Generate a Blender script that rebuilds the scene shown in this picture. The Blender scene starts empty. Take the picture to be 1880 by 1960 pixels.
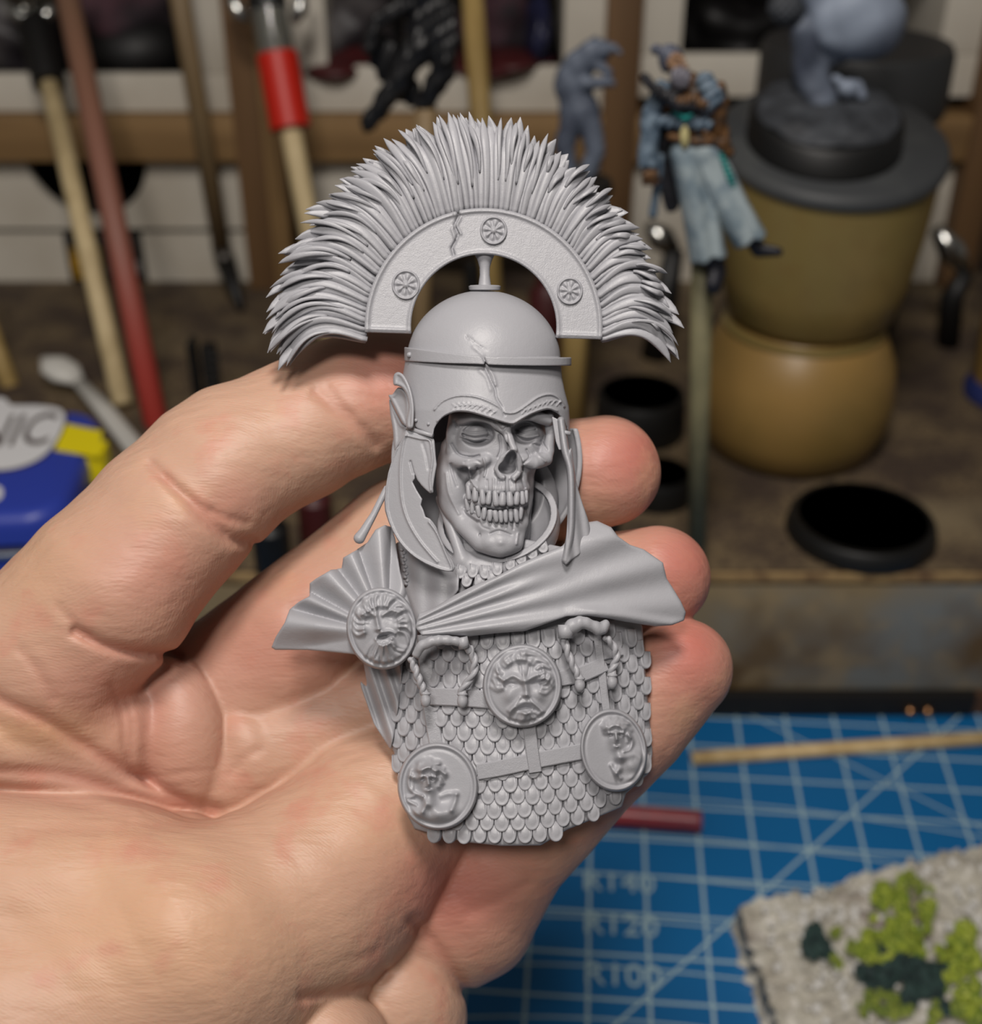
import bpy, bmesh, math, random
import numpy as np
from mathutils import Vector, Matrix

sc = bpy.context.scene
C = sc.collection
# ------------------------------------------------------------------ camera
W_, H_, FPX = 1880.0, 1960.0, 2400.0          # frame and focal length in pixels
PITCH = math.radians(31.8)
CAM = np.array([0.0, 0.0, 0.347])              # 35 cm above the cutting mat
FW = np.array([0.0, math.cos(PITCH), -math.sin(PITCH)])
RT = np.array([1.0, 0.0, 0.0])
UP = np.array([0.0, math.sin(PITCH), math.cos(PITCH)])
cd = bpy.data.cameras.new('camera')
cam = bpy.data.objects.new('camera', cd); C.objects.link(cam)
cam.location = CAM; cam.rotation_euler = (math.pi/2 - PITCH, 0, 0)
cd.sensor_fit = 'HORIZONTAL'; cd.sensor_width = 36.0; cd.lens = FPX/W_*36.0
cd.clip_start = 0.01; cd.clip_end = 20
cd.dof.use_dof = True; cd.dof.focus_distance = 0.192; cd.dof.aperture_fstop = 17
sc.camera = cam
# ------------------------------------------------------------------ world and light
wd = bpy.data.worlds.new('room_light'); sc.world = wd; wd.use_nodes = True
bg = wd.node_tree.nodes['Background']; bg.inputs[0].default_value = (1.0, 0.95, 0.88, 1); bg.inputs[1].default_value = 0.10
def area(name, loc, target, size, power, col):
    l = bpy.data.lights.new(name, 'AREA'); l.shape = 'DISK'; l.size = size; l.energy = power; l.color = col
    o = bpy.data.objects.new(name, l); C.objects.link(o); o.location = loc
    o.rotation_euler = (Vector(target) - Vector(loc)).to_track_quat('-Z', 'Y').to_euler()
    return o
area('desk_lamp_light', (-0.02, 0.02, 0.80), (0.03, 0.24, 0.16), 0.13, 3.3, (1.0, 0.94, 0.88))
area('bench_lamp_light', (-0.10, -0.30, 0.78), (0.03, 0.24, 0.12), 0.14, 2.9, (1.0, 0.94, 0.88))
area('room_lamp_light', (-0.75, -0.45, 1.1), (0.0, 0.3, 0.1), 0.6, 1.0, (1.0, 0.95, 0.9))
sc.view_settings.view_transform = 'Standard'; sc.view_settings.look = 'None'
sc.view_settings.gamma = 1; sc.view_settings.use_curve_mapping = False
sc.view_settings.exposure = -0.14
sc.cycles.max_bounces = 6

# ------------------------------------------------------------------ measuring
def P(px, py, d):
    """point seen at pixel (px,py) at camera depth d (metres)"""
    return CAM + d*(FW + (px-940)/FPX*RT + (980-py)/FPX*UP)
def onZ(px, py, z):
    r = FW + (px-940)/FPX*RT + (980-py)/FPX*UP
    return CAM + r*((z-CAM[2])/r[2])
def onY(px, py, y):
    r = FW + (px-940)/FPX*RT + (980-py)/FPX*UP
    return CAM + r*((y-CAM[1])/r[1])

BD = 0.2; BS = BD/FPX                          # the bust stands 20 cm from the lens; 12 px = 1 mm there
def mapB(v):
    """(px, py, w) -> world; w is the distance from the bust's middle plane towards the viewer, in the same units"""
    v = np.asarray(v, float); d = (BD - v[:, 2]*BS)[:, None]
    return CAM + d*(FW + (v[:, 0:1]-940)/FPX*RT + (980-v[:, 1:2])/FPX*UP)
def mapU(Y0):
    """upright things behind: (px, py, w) measured on the vertical plane y = Y0, w towards the viewer"""
    s = Y0/FPX
    def m(v):
        v = np.asarray(v, float)
        r = FW + (v[:, 0:1]-940)/FPX*RT + (980-v[:, 1:2])/FPX*UP
        return CAM + r*((Y0 - v[:, 2:3]*s - CAM[1])/r[:, 1:2])
    return m

# ------------------------------------------------------------------ objects
MW = {}
def tag(o, label=None, cat=None, group=None, kind=None):
    if label: o['label'] = label
    if cat: o['category'] = cat
    if group: o['group'] = group
    if kind: o['kind'] = kind
    return o
def thing(name, loc, label, cat, group=None, rot=None):
    o = bpy.data.objects.new(name, None); C.objects.link(o)
    o.empty_display_size = 0.01
    M = Matrix.Translation(Vector(loc))
    if rot is not None: M = M @ rot
    o.matrix_world = M; MW[o.name] = M
    return tag(o, label, cat, group)
def link(name, me, parent=None, M=None):
    o = bpy.data.objects.new(name, me); C.objects.link(o)
    if parent is not None: o.parent = parent
    Mw = MW.get(parent.name) if parent is not None else None
    if M is not None:
        o.matrix_basis = (Mw.inverted() @ M) if Mw is not None else M
        MW[o.name] = M
    elif Mw is not None: MW[o.name] = Mw
    return o
def mk(name, v, f, mat, parent=None, smooth=True, mapf=None, flip=False, attrs=None, kind=None, recenter=True):
    """mesh from arrays (world coordinates after mapf) as ONE object, under parent"""
    v = np.asarray(v, float)
    if mapf is not None: v = mapf(v)
    if parent is not None:
        Mi = np.array(MW[parent.name].inverted()); v = v @ Mi[:3, :3].T + Mi[:3, 3]; loc = None
    elif recenter:
        loc = Vector(((v[:, 0].min()+v[:, 0].max())/2, (v[:, 1].min()+v[:, 1].max())/2, v[:, 2].min())); v = v - np.array(loc)
    else: loc = Vector((0, 0, 0))
    me = bpy.data.meshes.new(name)
    if isinstance(f, np.ndarray) and f.ndim == 2:
        if flip: f = f[:, ::-1]
        n, k = f.shape
        me.vertices.add(len(v)); me.vertices.foreach_set('co', v.astype(np.float32).ravel())
        me.loops.add(n*k); me.loops.foreach_set('vertex_index', np.ascontiguousarray(f).astype(np.int32).ravel())
        me.polygons.add(n); me.polygons.foreach_set('loop_start', np.arange(0, n*k, k, dtype=np.int32))
        me.update(calc_edges=True); me.validate()
    else:
        if flip: f = [tuple(reversed(q)) for q in f]
        me.from_pydata([tuple(p) for p in v], [], f); me.update()
    if smooth: me.polygons.foreach_set('use_smooth', np.ones(len(me.polygons), bool))
    if attrs:
        for an, col in attrs.items():
            a = me.color_attributes.new(an, 'FLOAT_COLOR', 'POINT')
            c4 = np.ones((len(v), 4), np.float32); c4[:, :col.shape[1]] = col; a.data.foreach_set('color', c4.ravel())
    if mat is not None: me.materials.append(mat)
    o = link(name, me, parent)
    if loc is not None: o.matrix_world = Matrix.Translation(loc); MW[o.name] = Matrix.Translation(loc)
    if kind: o['kind'] = kind
    return o
class MB:
    """collects boxes, tubes, lathes; build() links them as one mesh"""
    def __init__(s): s.v = []; s.f = []
    def add(s, v, f):
        n = len(s.v); s.v += [tuple(map(float, p)) for p in v]; s.f += [tuple(i+n for i in q) for q in f]; return s
    def box(s, lo, hi, bevel=0.0, M=None):
        bm = bmesh.new(); bmesh.ops.create_cube(bm, size=1)
        lo = Vector(lo); hi = Vector(hi)
        for q in bm.verts: q.co = Vector([(lo[i]+hi[i])/2 + q.co[i]*(hi[i]-lo[i]) for i in range(3)])
        if bevel > 0: bmesh.ops.bevel(bm, geom=bm.edges[:], offset=bevel, segments=2, affect='EDGES', profile=0.6)
        if M is not None: bmesh.ops.transform(bm, matrix=M, verts=bm.verts)
        bm.verts.index_update()
        s.add([q.co[:] for q in bm.verts], [[q.index for q in f.verts] for f in bm.faces]); bm.free(); return s
    def tube(s, pts, rad, seg=12, cap=True, sq=1.0, twist=None, ref=None):
        pts = [Vector(p) for p in pts]; n = len(pts)
        rad = [rad]*n if not hasattr(rad, '__len__') else rad
        T = [(pts[min(i+1, n-1)] - pts[max(i-1, 0)]).normalized() for i in range(n)]
        r = Vector(ref) if ref is not None else Vector((0, 0, 1))
        if abs(r.dot(T[0])) > 0.95: r = Vector((1, 0, 0))
        V = []; F = []
        for i in range(n):
            b = r - T[i]*r.dot(T[i]); b.normalize(); c = T[i].cross(b); r = b
            for k in range(seg):
                a = 2*math.pi*k/seg
                V.append(pts[i] + (b*math.cos(a)*sq + c*math.sin(a))*rad[i])
        for i in range(n-1):
            for k in range(seg):
                k2 = (k+1) % seg
                F.append((i*seg+k, i*seg+k2, (i+1)*seg+k2, (i+1)*seg+k))
        if cap:
            F.append(tuple(reversed(range(seg)))); F.append(tuple(range((n-1)*seg, n*seg)))
        return s.add(V, F)
    def lathe(s, prof, c=(0, 0, 0), seg=48, axis=None):
        """prof: (radius, height) pairs"""
        V = []; F = []; c = Vector(c); n = len(prof)
        q = Vector((0, 0, 1)).rotation_difference(Vector(axis)) if axis is not None else None
        for r, h in prof:
            for k in range(seg):
                a = 2*math.pi*k/seg; p = Vector((r*math.cos(a), r*math.sin(a), h))
                if q is not None: p = q @ p
                V.append(c + p)
        for i in range(n-1):
            for k in range(seg):
                k2 = (k+1) % seg; F.append((i*seg+k, i*seg+k2, (i+1)*seg+k2, (i+1)*seg+k))
        if prof[0][0] > 1e-6: F.append(tuple(reversed(range(seg))))
        if prof[-1][0] > 1e-6: F.append(tuple(range((n-1)*seg, n*seg)))
        return s.add(V, F)
    def build(s, name, mat, parent=None, smooth=False, auto=None, mapf=None, flip=False):
        o = mk(name, s.v, s.f, mat, parent, smooth=smooth, mapf=mapf, flip=flip)
        if auto is not None:
            me = o.data; me.polygons.foreach_set('use_smooth', np.ones(len(me.polygons), bool))
            try: me.set_sharp_from_angle(angle=math.radians(auto))
            except Exception: pass
        return o

# ------------------------------------------------------------------ distance-field sculpting
f32 = np.float32
def ell(p, c, r, rot=None):
    q = p - np.array(c, f32)
    if rot: q = rotz(q, rot)
    r = np.array(r, f32)
    k0 = np.sqrt(((q/r)**2).sum(1)) + 1e-6; k1 = np.sqrt(((q/(r*r))**2).sum(1)) + 1e-9
    return k0*(k0-1)/k1
def rotz(q, deg):
    a = math.radians(deg); c, s = math.cos(a), math.sin(a)
    o = q.copy(); o[:, 0] = q[:, 0]*c + q[:, 1]*s; o[:, 1] = -q[:, 0]*s + q[:, 1]*c; return o
def cap(p, a, b, ra, rb=None):
    rb = ra if rb is None else rb
    a = np.array(a, f32); b = np.array(b, f32); ab = b-a; q = p-a
    t = np.clip((q@ab)/max(float(ab@ab), 1e-6), 0, 1)
    return np.sqrt(((q - t[:, None]*ab)**2).sum(1)) - (ra + (rb-ra)*t)
def smin(a, b, k):
    h = np.clip(0.5 + 0.5*(b-a)/k, 0, 1); return b*(1-h) + a*h - k*h*(1-h)
def smax(a, b, k): return -smin(-a, -b, k)
def chain(p, pts, k=None):
    d = None
    for a, b in zip(pts[:-1], pts[1:]):
        e = cap(p, a[:3], b[:3], a[3], b[3]); d = e if d is None else (np.minimum(d, e) if not k else smin(d, e, k))
    return d
def seg2(p, pts):
    """2D distance to a polyline in (px,py)"""
    d = None
    for (x0, y0), (x1, y1) in zip(pts[:-1], pts[1:]):
        ax, ay = x1-x0, y1-y0; L = ax*ax+ay*ay+1e-9
        qx = p[:, 0]-x0; qy = p[:, 1]-y0
        t = np.clip((qx*ax+qy*ay)/L, 0, 1)
        e = (qx-t*ax)**2 + (qy-t*ay)**2
        d = e if d is None else np.minimum(d, e)
    return np.sqrt(d)
def poly2(p, poly):
    """signed 2D distance to a closed polygon, negative inside"""
    x = p[:, 0]; y = p[:, 1]; n = len(poly); d = None; ins = np.zeros(len(p), bool)
    for i in range(n):
        x0, y0 = poly[i]; x1, y1 = poly[(i+1) % n]
        ax, ay = x1-x0, y1-y0; L = ax*ax+ay*ay+1e-9
        t = np.clip(((x-x0)*ax+(y-y0)*ay)/L, 0, 1)
        e = (x-x0-t*ax)**2 + (y-y0-t*ay)**2
        d = e if d is None else np.minimum(d, e)
        if y0 != y1:
            c = ((y0 > y) != (y1 > y)) & (x < (x1-x0)*(y-y0)/(y1-y0)+x0); ins ^= c
    d = np.sqrt(d); return np.where(ins, -d, d)
def spl(pts, n=8, closed=False):
    """Catmull-Rom through points of any dimension"""
    q = [np.array(p, float) for p in pts]; m = len(q); out = []
    rng = range(m if closed else m-1)
    for i in rng:
        g = (lambda j: q[j % m]) if closed else (lambda j: q[min(max(j, 0), m-1)])
        p0, p1, p2, p3 = g(i-1), g(i), g(i+1), g(i+2)
        for k in range(n):
            t = k/n
            out.append(0.5*((2*p1)+(-p0+p2)*t+(2*p0-5*p1+4*p2-p3)*t*t+(-p0+3*p1-3*p2+p3)*t**3))
    if not closed: out.append(q[-1])
    return [tuple(o) for o in out]
def relief(p, items):
    """height from strokes ('s', pts, width, height) and bumps ('b', x, y, rx, ry, deg, height)"""
    h = np.zeros(len(p), f32)
    for it in items:
        if it[0] == 's':
            d = seg2(p, it[1]); h += it[3]*np.exp(-(d/it[2])**2)
        else:
            _, x, y, rx, ry, a, A = it
            q = rotz(np.stack([p[:, 0]-x, p[:, 1]-y], 1), a)
            r = (q[:, 0]/rx)**2 + (q[:, 1]/ry)**2
            h += A*np.where(r < 1, (1-r)**1.0, 0) if A > 0 and it[0] == 'd' else A*np.exp(-r*1.5)
    return h
def sculpt(f, lo, hi, h, newton=1):
    """surface nets over a sparse grid; returns verts, quads in field space"""
    B = 8; lo = np.array(lo, f32)
    nb = np.ceil((np.array(hi, f32)-lo)/(h*B)).astype(int); N = nb*B
    bc = (np.stack(np.meshgrid(*[np.arange(n) for n in nb], indexing='ij'), -1).reshape(-1, 3)).astype(np.int32)
    cen = (lo + (bc.astype(f32)*B + (B-1)/2)*h).astype(f32)
    cv = f(cen).astype(f32)
    act = np.abs(cv) < h*B*1.25
    D = np.repeat(np.repeat(np.repeat(np.where(cv < 0, -99, 99).astype(f32).reshape(tuple(nb)), B, 0), B, 1), B, 2)
    off = np.stack(np.meshgrid(*[np.arange(B)]*3, indexing='ij'), -1).reshape(-1, 3).astype(np.int32)
    ab = bc[act]; CH = 1500
    for i in range(0, len(ab), CH):
        idx = (ab[i:i+CH, None, :]*B + off[None]).reshape(-1, 3)
        D[idx[:, 0], idx[:, 1], idx[:, 2]] = f(lo + idx.astype(f32)*h)
    D[0] = D[-1] = 99; D[:, 0] = D[:, -1] = 99; D[:, :, 0] = D[:, :, -1] = 99
    # cells near active blocks only
    s = D < 0
    cnt = np.zeros(tuple(N-1), np.int8)
    for a in (0, 1):
        for b in (0, 1):
            for c in (0, 1):
                cnt += s[a:N[0]-1+a, b:N[1]-1+b, c:N[2]-1+c]
    cells = np.argwhere((cnt > 0) & (cnt < 8)).astype(np.int32)
    vid = np.full(tuple(N), -1, np.int32)
    vid[cells[:, 0], cells[:, 1], cells[:, 2]] = np.arange(len(cells))
    cor = [(a, b, c) for a in (0, 1) for b in (0, 1) for c in (0, 1)]
    val = {q: D[cells[:, 0]+q[0], cells[:, 1]+q[1], cells[:, 2]+q[2]] for q in cor}
    acc = np.zeros((len(cells), 3), f32); num = np.zeros(len(cells), f32)
    for q in cor:
        for ax in range(3):
            if q[ax] == 0:
                r = list(q); r[ax] = 1; r = tuple(r)
                d0, d1 = val[q], val[r]; m = (d0 < 0) != (d1 < 0)
                t = np.where(m, d0/np.where(m, d0-d1, 1), 0)
                pt = np.tile(np.array(q, f32), (len(cells), 1)); pt[:, ax] = t
                acc += np.where(m[:, None], pt, 0); num += m
    V = lo + (cells + acc/num[:, None])*h
    Q = []
    for ax in range(3):
        u, v = (ax+1) % 3, (ax+2) % 3
        sl0 = [slice(None)]*3; sl1 = [slice(None)]*3
        sl0[ax] = slice(0, N[ax]-1); sl1[ax] = slice(1, N[ax])
        e = np.argwhere(s[tuple(sl0)] != s[tuple(sl1)])
        e = e[(e[:, u] > 0) & (e[:, v] > 0)]
        sg = s[e[:, 0], e[:, 1], e[:, 2]]
        def g(du, dv):
            k = e.copy(); k[:, u] -= du; k[:, v] -= dv; return vid[k[:, 0], k[:, 1], k[:, 2]]
        q = np.stack([g(0, 0), g(1, 0), g(1, 1), g(0, 1)], 1)
        q = np.where(sg[:, None], q, q[:, ::-1])
        Q.append(q)
    Q = np.concatenate(Q); Q = Q[(Q >= 0).all(1)]
    V = V.astype(f32)
    for _ in range(newton):
        e = h*0.4; d0 = f(V); G = np.zeros_like(V)
        for a in range(3):
            w = V.copy(); w[:, a] += e; G[:, a] = (f(w)-d0)/e
        gl = (G**2).sum(1); st = np.clip(d0/np.maximum(gl, 0.3), -h, h)
        V = V - G*st[:, None]
    return V, Q
def carve(name, f, lo, hi, h, mat, parent, mapf=mapB, attrs=None, newton=1, **kw):
    V, Q = sculpt(f, lo, hi, h, newton)
    at = {'tone': attrs(V)} if attrs else None
    return mk(name, V, Q, mat, parent, mapf=mapf, flip=True, attrs=at, **kw)
def plate(poly, wf, half, rnd=3.0, k=3.0):
    """a sheet: outline poly in (px,py), middle surface wf(p), half thickness"""
    def f(p):
        d2 = poly2(p, poly)
        dw = np.abs(p[:, 2]-wf(p)) - half
        return smax(d2, dw*0.8, k)
    return f

# ------------------------------------------------------------------ materials
def rgb(r, g, b):
    c = [((v/255)/12.92 if v/255 <= 0.04045 else ((v/255+0.055)/1.055)**2.4) for v in (r, g, b)]
    return (*c, 1)
def mat(name, col, rough=0.6, metal=0.0, bump=None, mottle=None, spec=0.5, sss=0.0, sssr=(1, .4, .25), sscale=0.001,
        alpha=None, trans=0.0, attr=None, ior=1.45, coat=0.0, obj=True):
    """bump: list of (scale, strength, distance); mottle: (scale, colour2, contrast lo, hi)"""
    m = bpy.data.materials.new(name); m.use_nodes = True; nt = m.node_tree; N = nt.nodes; L = nt.links
    b = N['Principled BSDF']; b.inputs['Roughness'].default_value = rough; b.inputs['Metallic'].default_value = metal
    b.inputs['Specular IOR Level'].default_value = spec; b.inputs['IOR'].default_value = ior
    b.inputs['Transmission Weight'].default_value = trans; b.inputs['Coat Weight'].default_value = coat
    if sss: 
        b.inputs['Subsurface Weight'].default_value = sss; b.inputs['Subsurface Radius'].default_value = sssr
        b.inputs['Subsurface Scale'].default_value = sscale
    tc = N.new('ShaderNodeTexCoord'); src = tc.outputs['Object']
    base = None
    if attr:
        an = N.new('ShaderNodeVertexColor'); an.layer_name = attr; base = an.outputs['Color']
    b.inputs['Base Color'].default_value = col
    if mottle:
        ms = mottle if isinstance(mottle, list) else [mottle]
        for (s, c2, lo, hi) in ms:
            n = N.new('ShaderNodeTexNoise'); n.inputs['Scale'].default_value = s; n.inputs['Detail'].default_value = 5
            L.new(src, n.inputs['Vector'])
            r = N.new('ShaderNodeMapRange'); r.inputs['From Min'].default_value = lo; r.inputs['From Max'].default_value = hi
            L.new(n.outputs['Fac'], r.inputs['Value'])
            x = N.new('ShaderNodeMix'); x.data_type = 'RGBA'; L.new(r.outputs['Result'], x.inputs[0])
            if base is not None: L.new(base, x.inputs[6])
            else: x.inputs[6].default_value = col
            x.inputs[7].default_value = c2; base = x.outputs[2]
    if base is not None: L.new(base, b.inputs['Base Color'])
    if bump:
        prev = None
        for (s, st, dist) in bump:
            n = N.new('ShaderNodeTexNoise'); n.inputs['Scale'].default_value = s; n.inputs['Detail'].default_value = 3
            L.new(src, n.inputs['Vector'])
            u = N.new('ShaderNodeBump'); u.inputs['Strength'].default_value = st; u.inputs['Distance'].default_value = dist
            L.new(n.outputs['Fac'], u.inputs['Height'])
            if prev is not None: L.new(prev, u.inputs['Normal'])
            prev = u.outputs['Normal']
        L.new(prev, b.inputs['Normal'])
    return m
def woodmat(name, c1, c2, scale=40, stretch=(1, 1, 0.06), rough=0.6):
    m = bpy.data.materials.new(name); m.use_nodes = True; nt = m.node_tree; N = nt.nodes; L = nt.links
    b = N['Principled BSDF']; b.inputs['Roughness'].default_value = rough
    tc = N.new('ShaderNodeTexCoord'); mp = N.new('ShaderNodeMapping'); mp.inputs['Scale'].default_value = stretch
    L.new(tc.outputs['Object'], mp.inputs['Vector'])
    n = N.new('ShaderNodeTexNoise'); n.inputs['Scale'].default_value = scale*10; n.inputs['Detail'].default_value = 6
    L.new(mp.outputs['Vector'], n.inputs['Vector'])
    r = N.new('ShaderNodeValToRGB'); r.color_ramp.elements[0].color = c1; r.color_ramp.elements[1].color = c2
    r.color_ramp.elements[0].position = 0.35; r.color_ramp.elements[1].position = 0.68
    L.new(n.outputs['Fac'], r.inputs['Fac']); L.new(r.outputs['Color'], b.inputs['Base Color'])
    u = N.new('ShaderNodeBump'); u.inputs['Strength'].default_value = 0.3; u.inputs['Distance'].default_value = 0.0005
    L.new(n.outputs['Fac'], u.inputs['Height']); L.new(u.outputs['Normal'], b.inputs['Normal'])
    return m
RES = mat('grey_resin', rgb(152, 152, 157), rough=0.42, spec=0.5, bump=[(900, 0.12, 0.0003), (4200, 0.16, 0.00014)],
          sss=0.0)
RESR = mat('grey_resin_pitted', rgb(152, 152, 157), rough=0.36, spec=0.5, bump=[(1500, 0.14, 0.0004), (4800, 0.3, 0.00016)],
          sss=0.0)
# ================================================================== the setting and the bench
def structure(name, v, f, m, loc=None):
    o = mk(name, v, f, m); o['kind'] = 'structure'; return o
WALL = mat('wall_paint', rgb(150, 142, 130), rough=0.9, bump=[(40, .1, .002)])
FLOORM = woodmat('floor_wood', rgb(88, 66, 46), rgb(120, 92, 64), 2)
b = MB(); b.box((-1.6, -1.2, -0.76), (1.6, 1.35, -0.74)); b.build('floor', FLOORM)['kind'] = 'structure'
b = MB(); b.box((-1.6, 1.35, -0.76), (1.6, 1.40, 1.9)); b.build('wall_back', WALL)['kind'] = 'structure'
DESKM = woodmat('desk_wood', rgb(70, 54, 40), rgb(104, 82, 58), 6, (0.06, 1, 1))
desk = thing('desk', (0, 0.55, -0.74), 'brown wooden workbench under the blue cutting mat and the shelf box', 'desk')
b = MB(); b.box((-0.9, -0.1, -0.034), (0.9, 1.1, -0.004), .002); b.build('tabletop', DESKM, desk, auto=40)
for x in (-.85, .85):
    for y in (-.05, 1.05):
        b = MB(); b.box((x-.03, y-.03, -.74), (x+.03, y+.03, -.034), .002); b.build('leg', DESKM, desk, auto=40)

# ---------------------------------------------------------------- cutting mat
MATM = mat('mat_blue', rgb(4, 94, 150), rough=0.5, bump=[(1500, .12, .0002)], mottle=(6, rgb(8, 86, 140), .4, .7))
LINE = mat('mat_print', rgb(150, 176, 186), rough=0.55)
LINE2 = mat('mat_print_faint', rgb(62, 140, 182), rough=0.55)
yaw = math.radians(4.4)
mo = onZ(1357, 1840, 0.0)                       # a crossing of the printed grid
MM = Matrix.Translation(Vector(mo)) @ Matrix.Rotation(-yaw, 4, 'Z')
cut = thing('cutting_mat', (mo[0], mo[1], -0.004), 'blue self-healing cutting mat printed with a pale grid and arcs', 'mat', rot=Matrix.Rotation(-yaw, 4, 'Z'))
b = MB(); b.box((-.50, -.20, -.004), (.40, .36, 0), .0008, M=MM); b.build('mat_sheet', MATM, cut, auto=40)
def strip(b, x0, y0, x1, y1, w, z=0.00025):
    d = Vector((x1-x0, y1-y0, 0)).normalized(); n = Vector((-d.y, d.x, 0))*w/2
    p = [Vector((x0, y0, z))-n, Vector((x1, y1, z))-n, Vector((x1, y1, z))+n, Vector((x0, y0, z))+n]
    b.add([(MM @ q)[:] for q in p], [(0, 1, 2, 3)])
b = MB()
for i in range(-24, 20): strip(b, i*.02, -.2, i*.02, .36, .0011)
for j in range(-9, 18): strip(b, -.49, j*.0175, .39, j*.0175, .0011, .0003)
b.build('grid_print', LINE, cut)
b = MB()
strip(b, -.105, -.108, .20, .2275, .0010, .00035)
strip(b, -.30, .36, .38, -.13, .0008, .00035)
# printed arcs about a common centre
ac = (-.03, -.145)
for R in (.06, .08, .10, .12, .14, .16, .18, .20, .22):
    pts = [(ac[0]+R*1.9*math.cos(a), ac[1]+R*math.sin(a)) for a in np.linspace(.12, math.pi-.12, 48)]
    for p, q in zip(pts[:-1], pts[1:]): strip(b, p[0], p[1], q[0], q[1], .0008, .0004)
b.build('arc_print', LINE, cut)
def words(name, txt, size, M, m, parent, ext=0.0001, align='CENTER'):
    cu = bpy.data.curves.new(name, 'FONT'); cu.body = txt; cu.size = size; cu.extrude = ext; cu.align_x = align; cu.align_y = 'CENTER'
    cu.resolution_u = 4
    t = bpy.data.objects.new('tmp_text', cu); C.objects.link(t)
    dg = bpy.context.evaluated_depsgraph_get(); me = bpy.data.meshes.new_from_object(t.evaluated_get(dg))
    bpy.data.objects.remove(t); me.materials.clear(); me.materials.append(m); me.name = name
    return link(name, me, parent, M)
for txt, px, py in (('R100', 1192, 1868), ('R120', 1188, 1772), ('R140', 1184, 1690)):
    q = onZ(px, py, 0.0004)
    words('printed_lettering', txt, .0125, Matrix.Translation(Vector(q)) @ Matrix.Rotation(-yaw, 4, 'Z'), LINE, cut)

# ---------------------------------------------------------------- shelf box that everything stands on
TOPZ = 0.071; FY = 0.401
MDF = mat('dirty_mdf', rgb(104, 88, 64), rough=0.85, mottle=[(30, rgb(66, 53, 42), .40, .62), (420, rgb(50, 38, 32), .50, .66), (12, rgb(118, 104, 80), .58, .74)],
          bump=[(500, .6, .0008)])
FRONT = mat('varnished_board', rgb(128, 112, 84), rough=0.42, mottle=[(9, rgb(112, 114, 112), .45, .62), (16, rgb(92, 72, 44), .5, .7), (60, rgb(140, 122, 92), .5, .75)], bump=[(60, .1, .001)])
DARK = mat('gap_shade', rgb(20, 17, 14), rough=0.6)  # near-black colour for the shade in the gap below the front board
EDGE = mat('worn_edge', rgb(150, 124, 84), rough=0.8, mottle=(90, rgb(96, 72, 50), .4, .65), bump=[(300, .4, .0005)])
box = thing('shelf_box', (0, FY, 0), 'low wooden platform box with paint-stained top behind the cutting mat', 'platform')
b = MB(); b.box((-.60, FY+.002, TOPZ-.006), (.60, .72, TOPZ), .0012); b.build('top_board', MDF, box, auto=40)
b = MB(); b.box((-.60, FY, .012), (.60, FY+.008, TOPZ-.0062), .0008); b.build('front_board', FRONT, box, auto=40)
b = MB(); b.box((-.60, FY-.001, TOPZ-.0045), (.60, FY+.001, TOPZ-.0005), .0004); b.build('edge_strip', EDGE, box, auto=40)
b = MB(); b.box((-.60, FY-.003, .0002), (.20, FY+.02, .0115), .0006); b.build('dark_gap_strip', DARK, box, auto=40)  # solid dark strip standing in for the shaded gap under the box front
COPPER = mat('copper', rgb(190, 140, 96), rough=0.25, metal=1)
b = MB(); b.box((.20, FY-.002, .0002), (.60, FY+.02, .0115), .0006); b.build('plinth_end', woodmat('dark_plinth', rgb(52, 34, 22), rgb(88, 60, 38), 6, (.06, 1, 1)), box, auto=40)
for x in (-.58, .58):
    b = MB(); b.box((x-.02, FY+.02, .0002), (x+.02, .70, TOPZ-.0062), .001); b.build('side_board', FRONT, box, auto=40)
for px in (1742, 1776):
    q = onY(px, 1362, FY-.004); t = MB(); t.lathe([(0, -.0022), (.0016, -.0015), (.0022, 0), (.0016, .0015), (0, .0022)], q, 12)
    o = t.build('copper_pin', COPPER, box, smooth=True)

# lying skewer on the mat in front of the box
SK = woodmat('bamboo', rgb(176, 148, 100), rgb(206, 180, 134), 12, (1, 1, .05))
a0 = onZ(1325, 1452, .0022); a1 = onZ(1960, 1408, .0022)
b = MB(); b.tube([a0, (a0+a1)/2, a1], .0029, 12)
tag(b.build('bamboo_skewer', SK, None, smooth=True), 'bamboo skewer lying flat along the top of the blue mat', 'skewer')
a0 = onZ(1195, 1562, .004); a1 = onZ(1338, 1573, .004)
RP = mat('red_plastic', rgb(148, 52, 56), rough=0.35, mottle=(60, rgb(112, 48, 58), .4, .7))
t = thing('red_rod', (a0[0], a0[1], 0), 'dull red plastic rod end on the mat, poking out from under the hand', 'rod')
b = MB(); b.tube([a0-(a1-a0)*.9, a0, a1], .0042, 16); b.build('shaft', RP, t, auto=50)
b = MB(); b.tube([a1-(a1-a0)*.02, a1+(a1-a0)*.03], [.0045, .0040], 16); b.build('end_cap', RP, t, auto=50)

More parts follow.
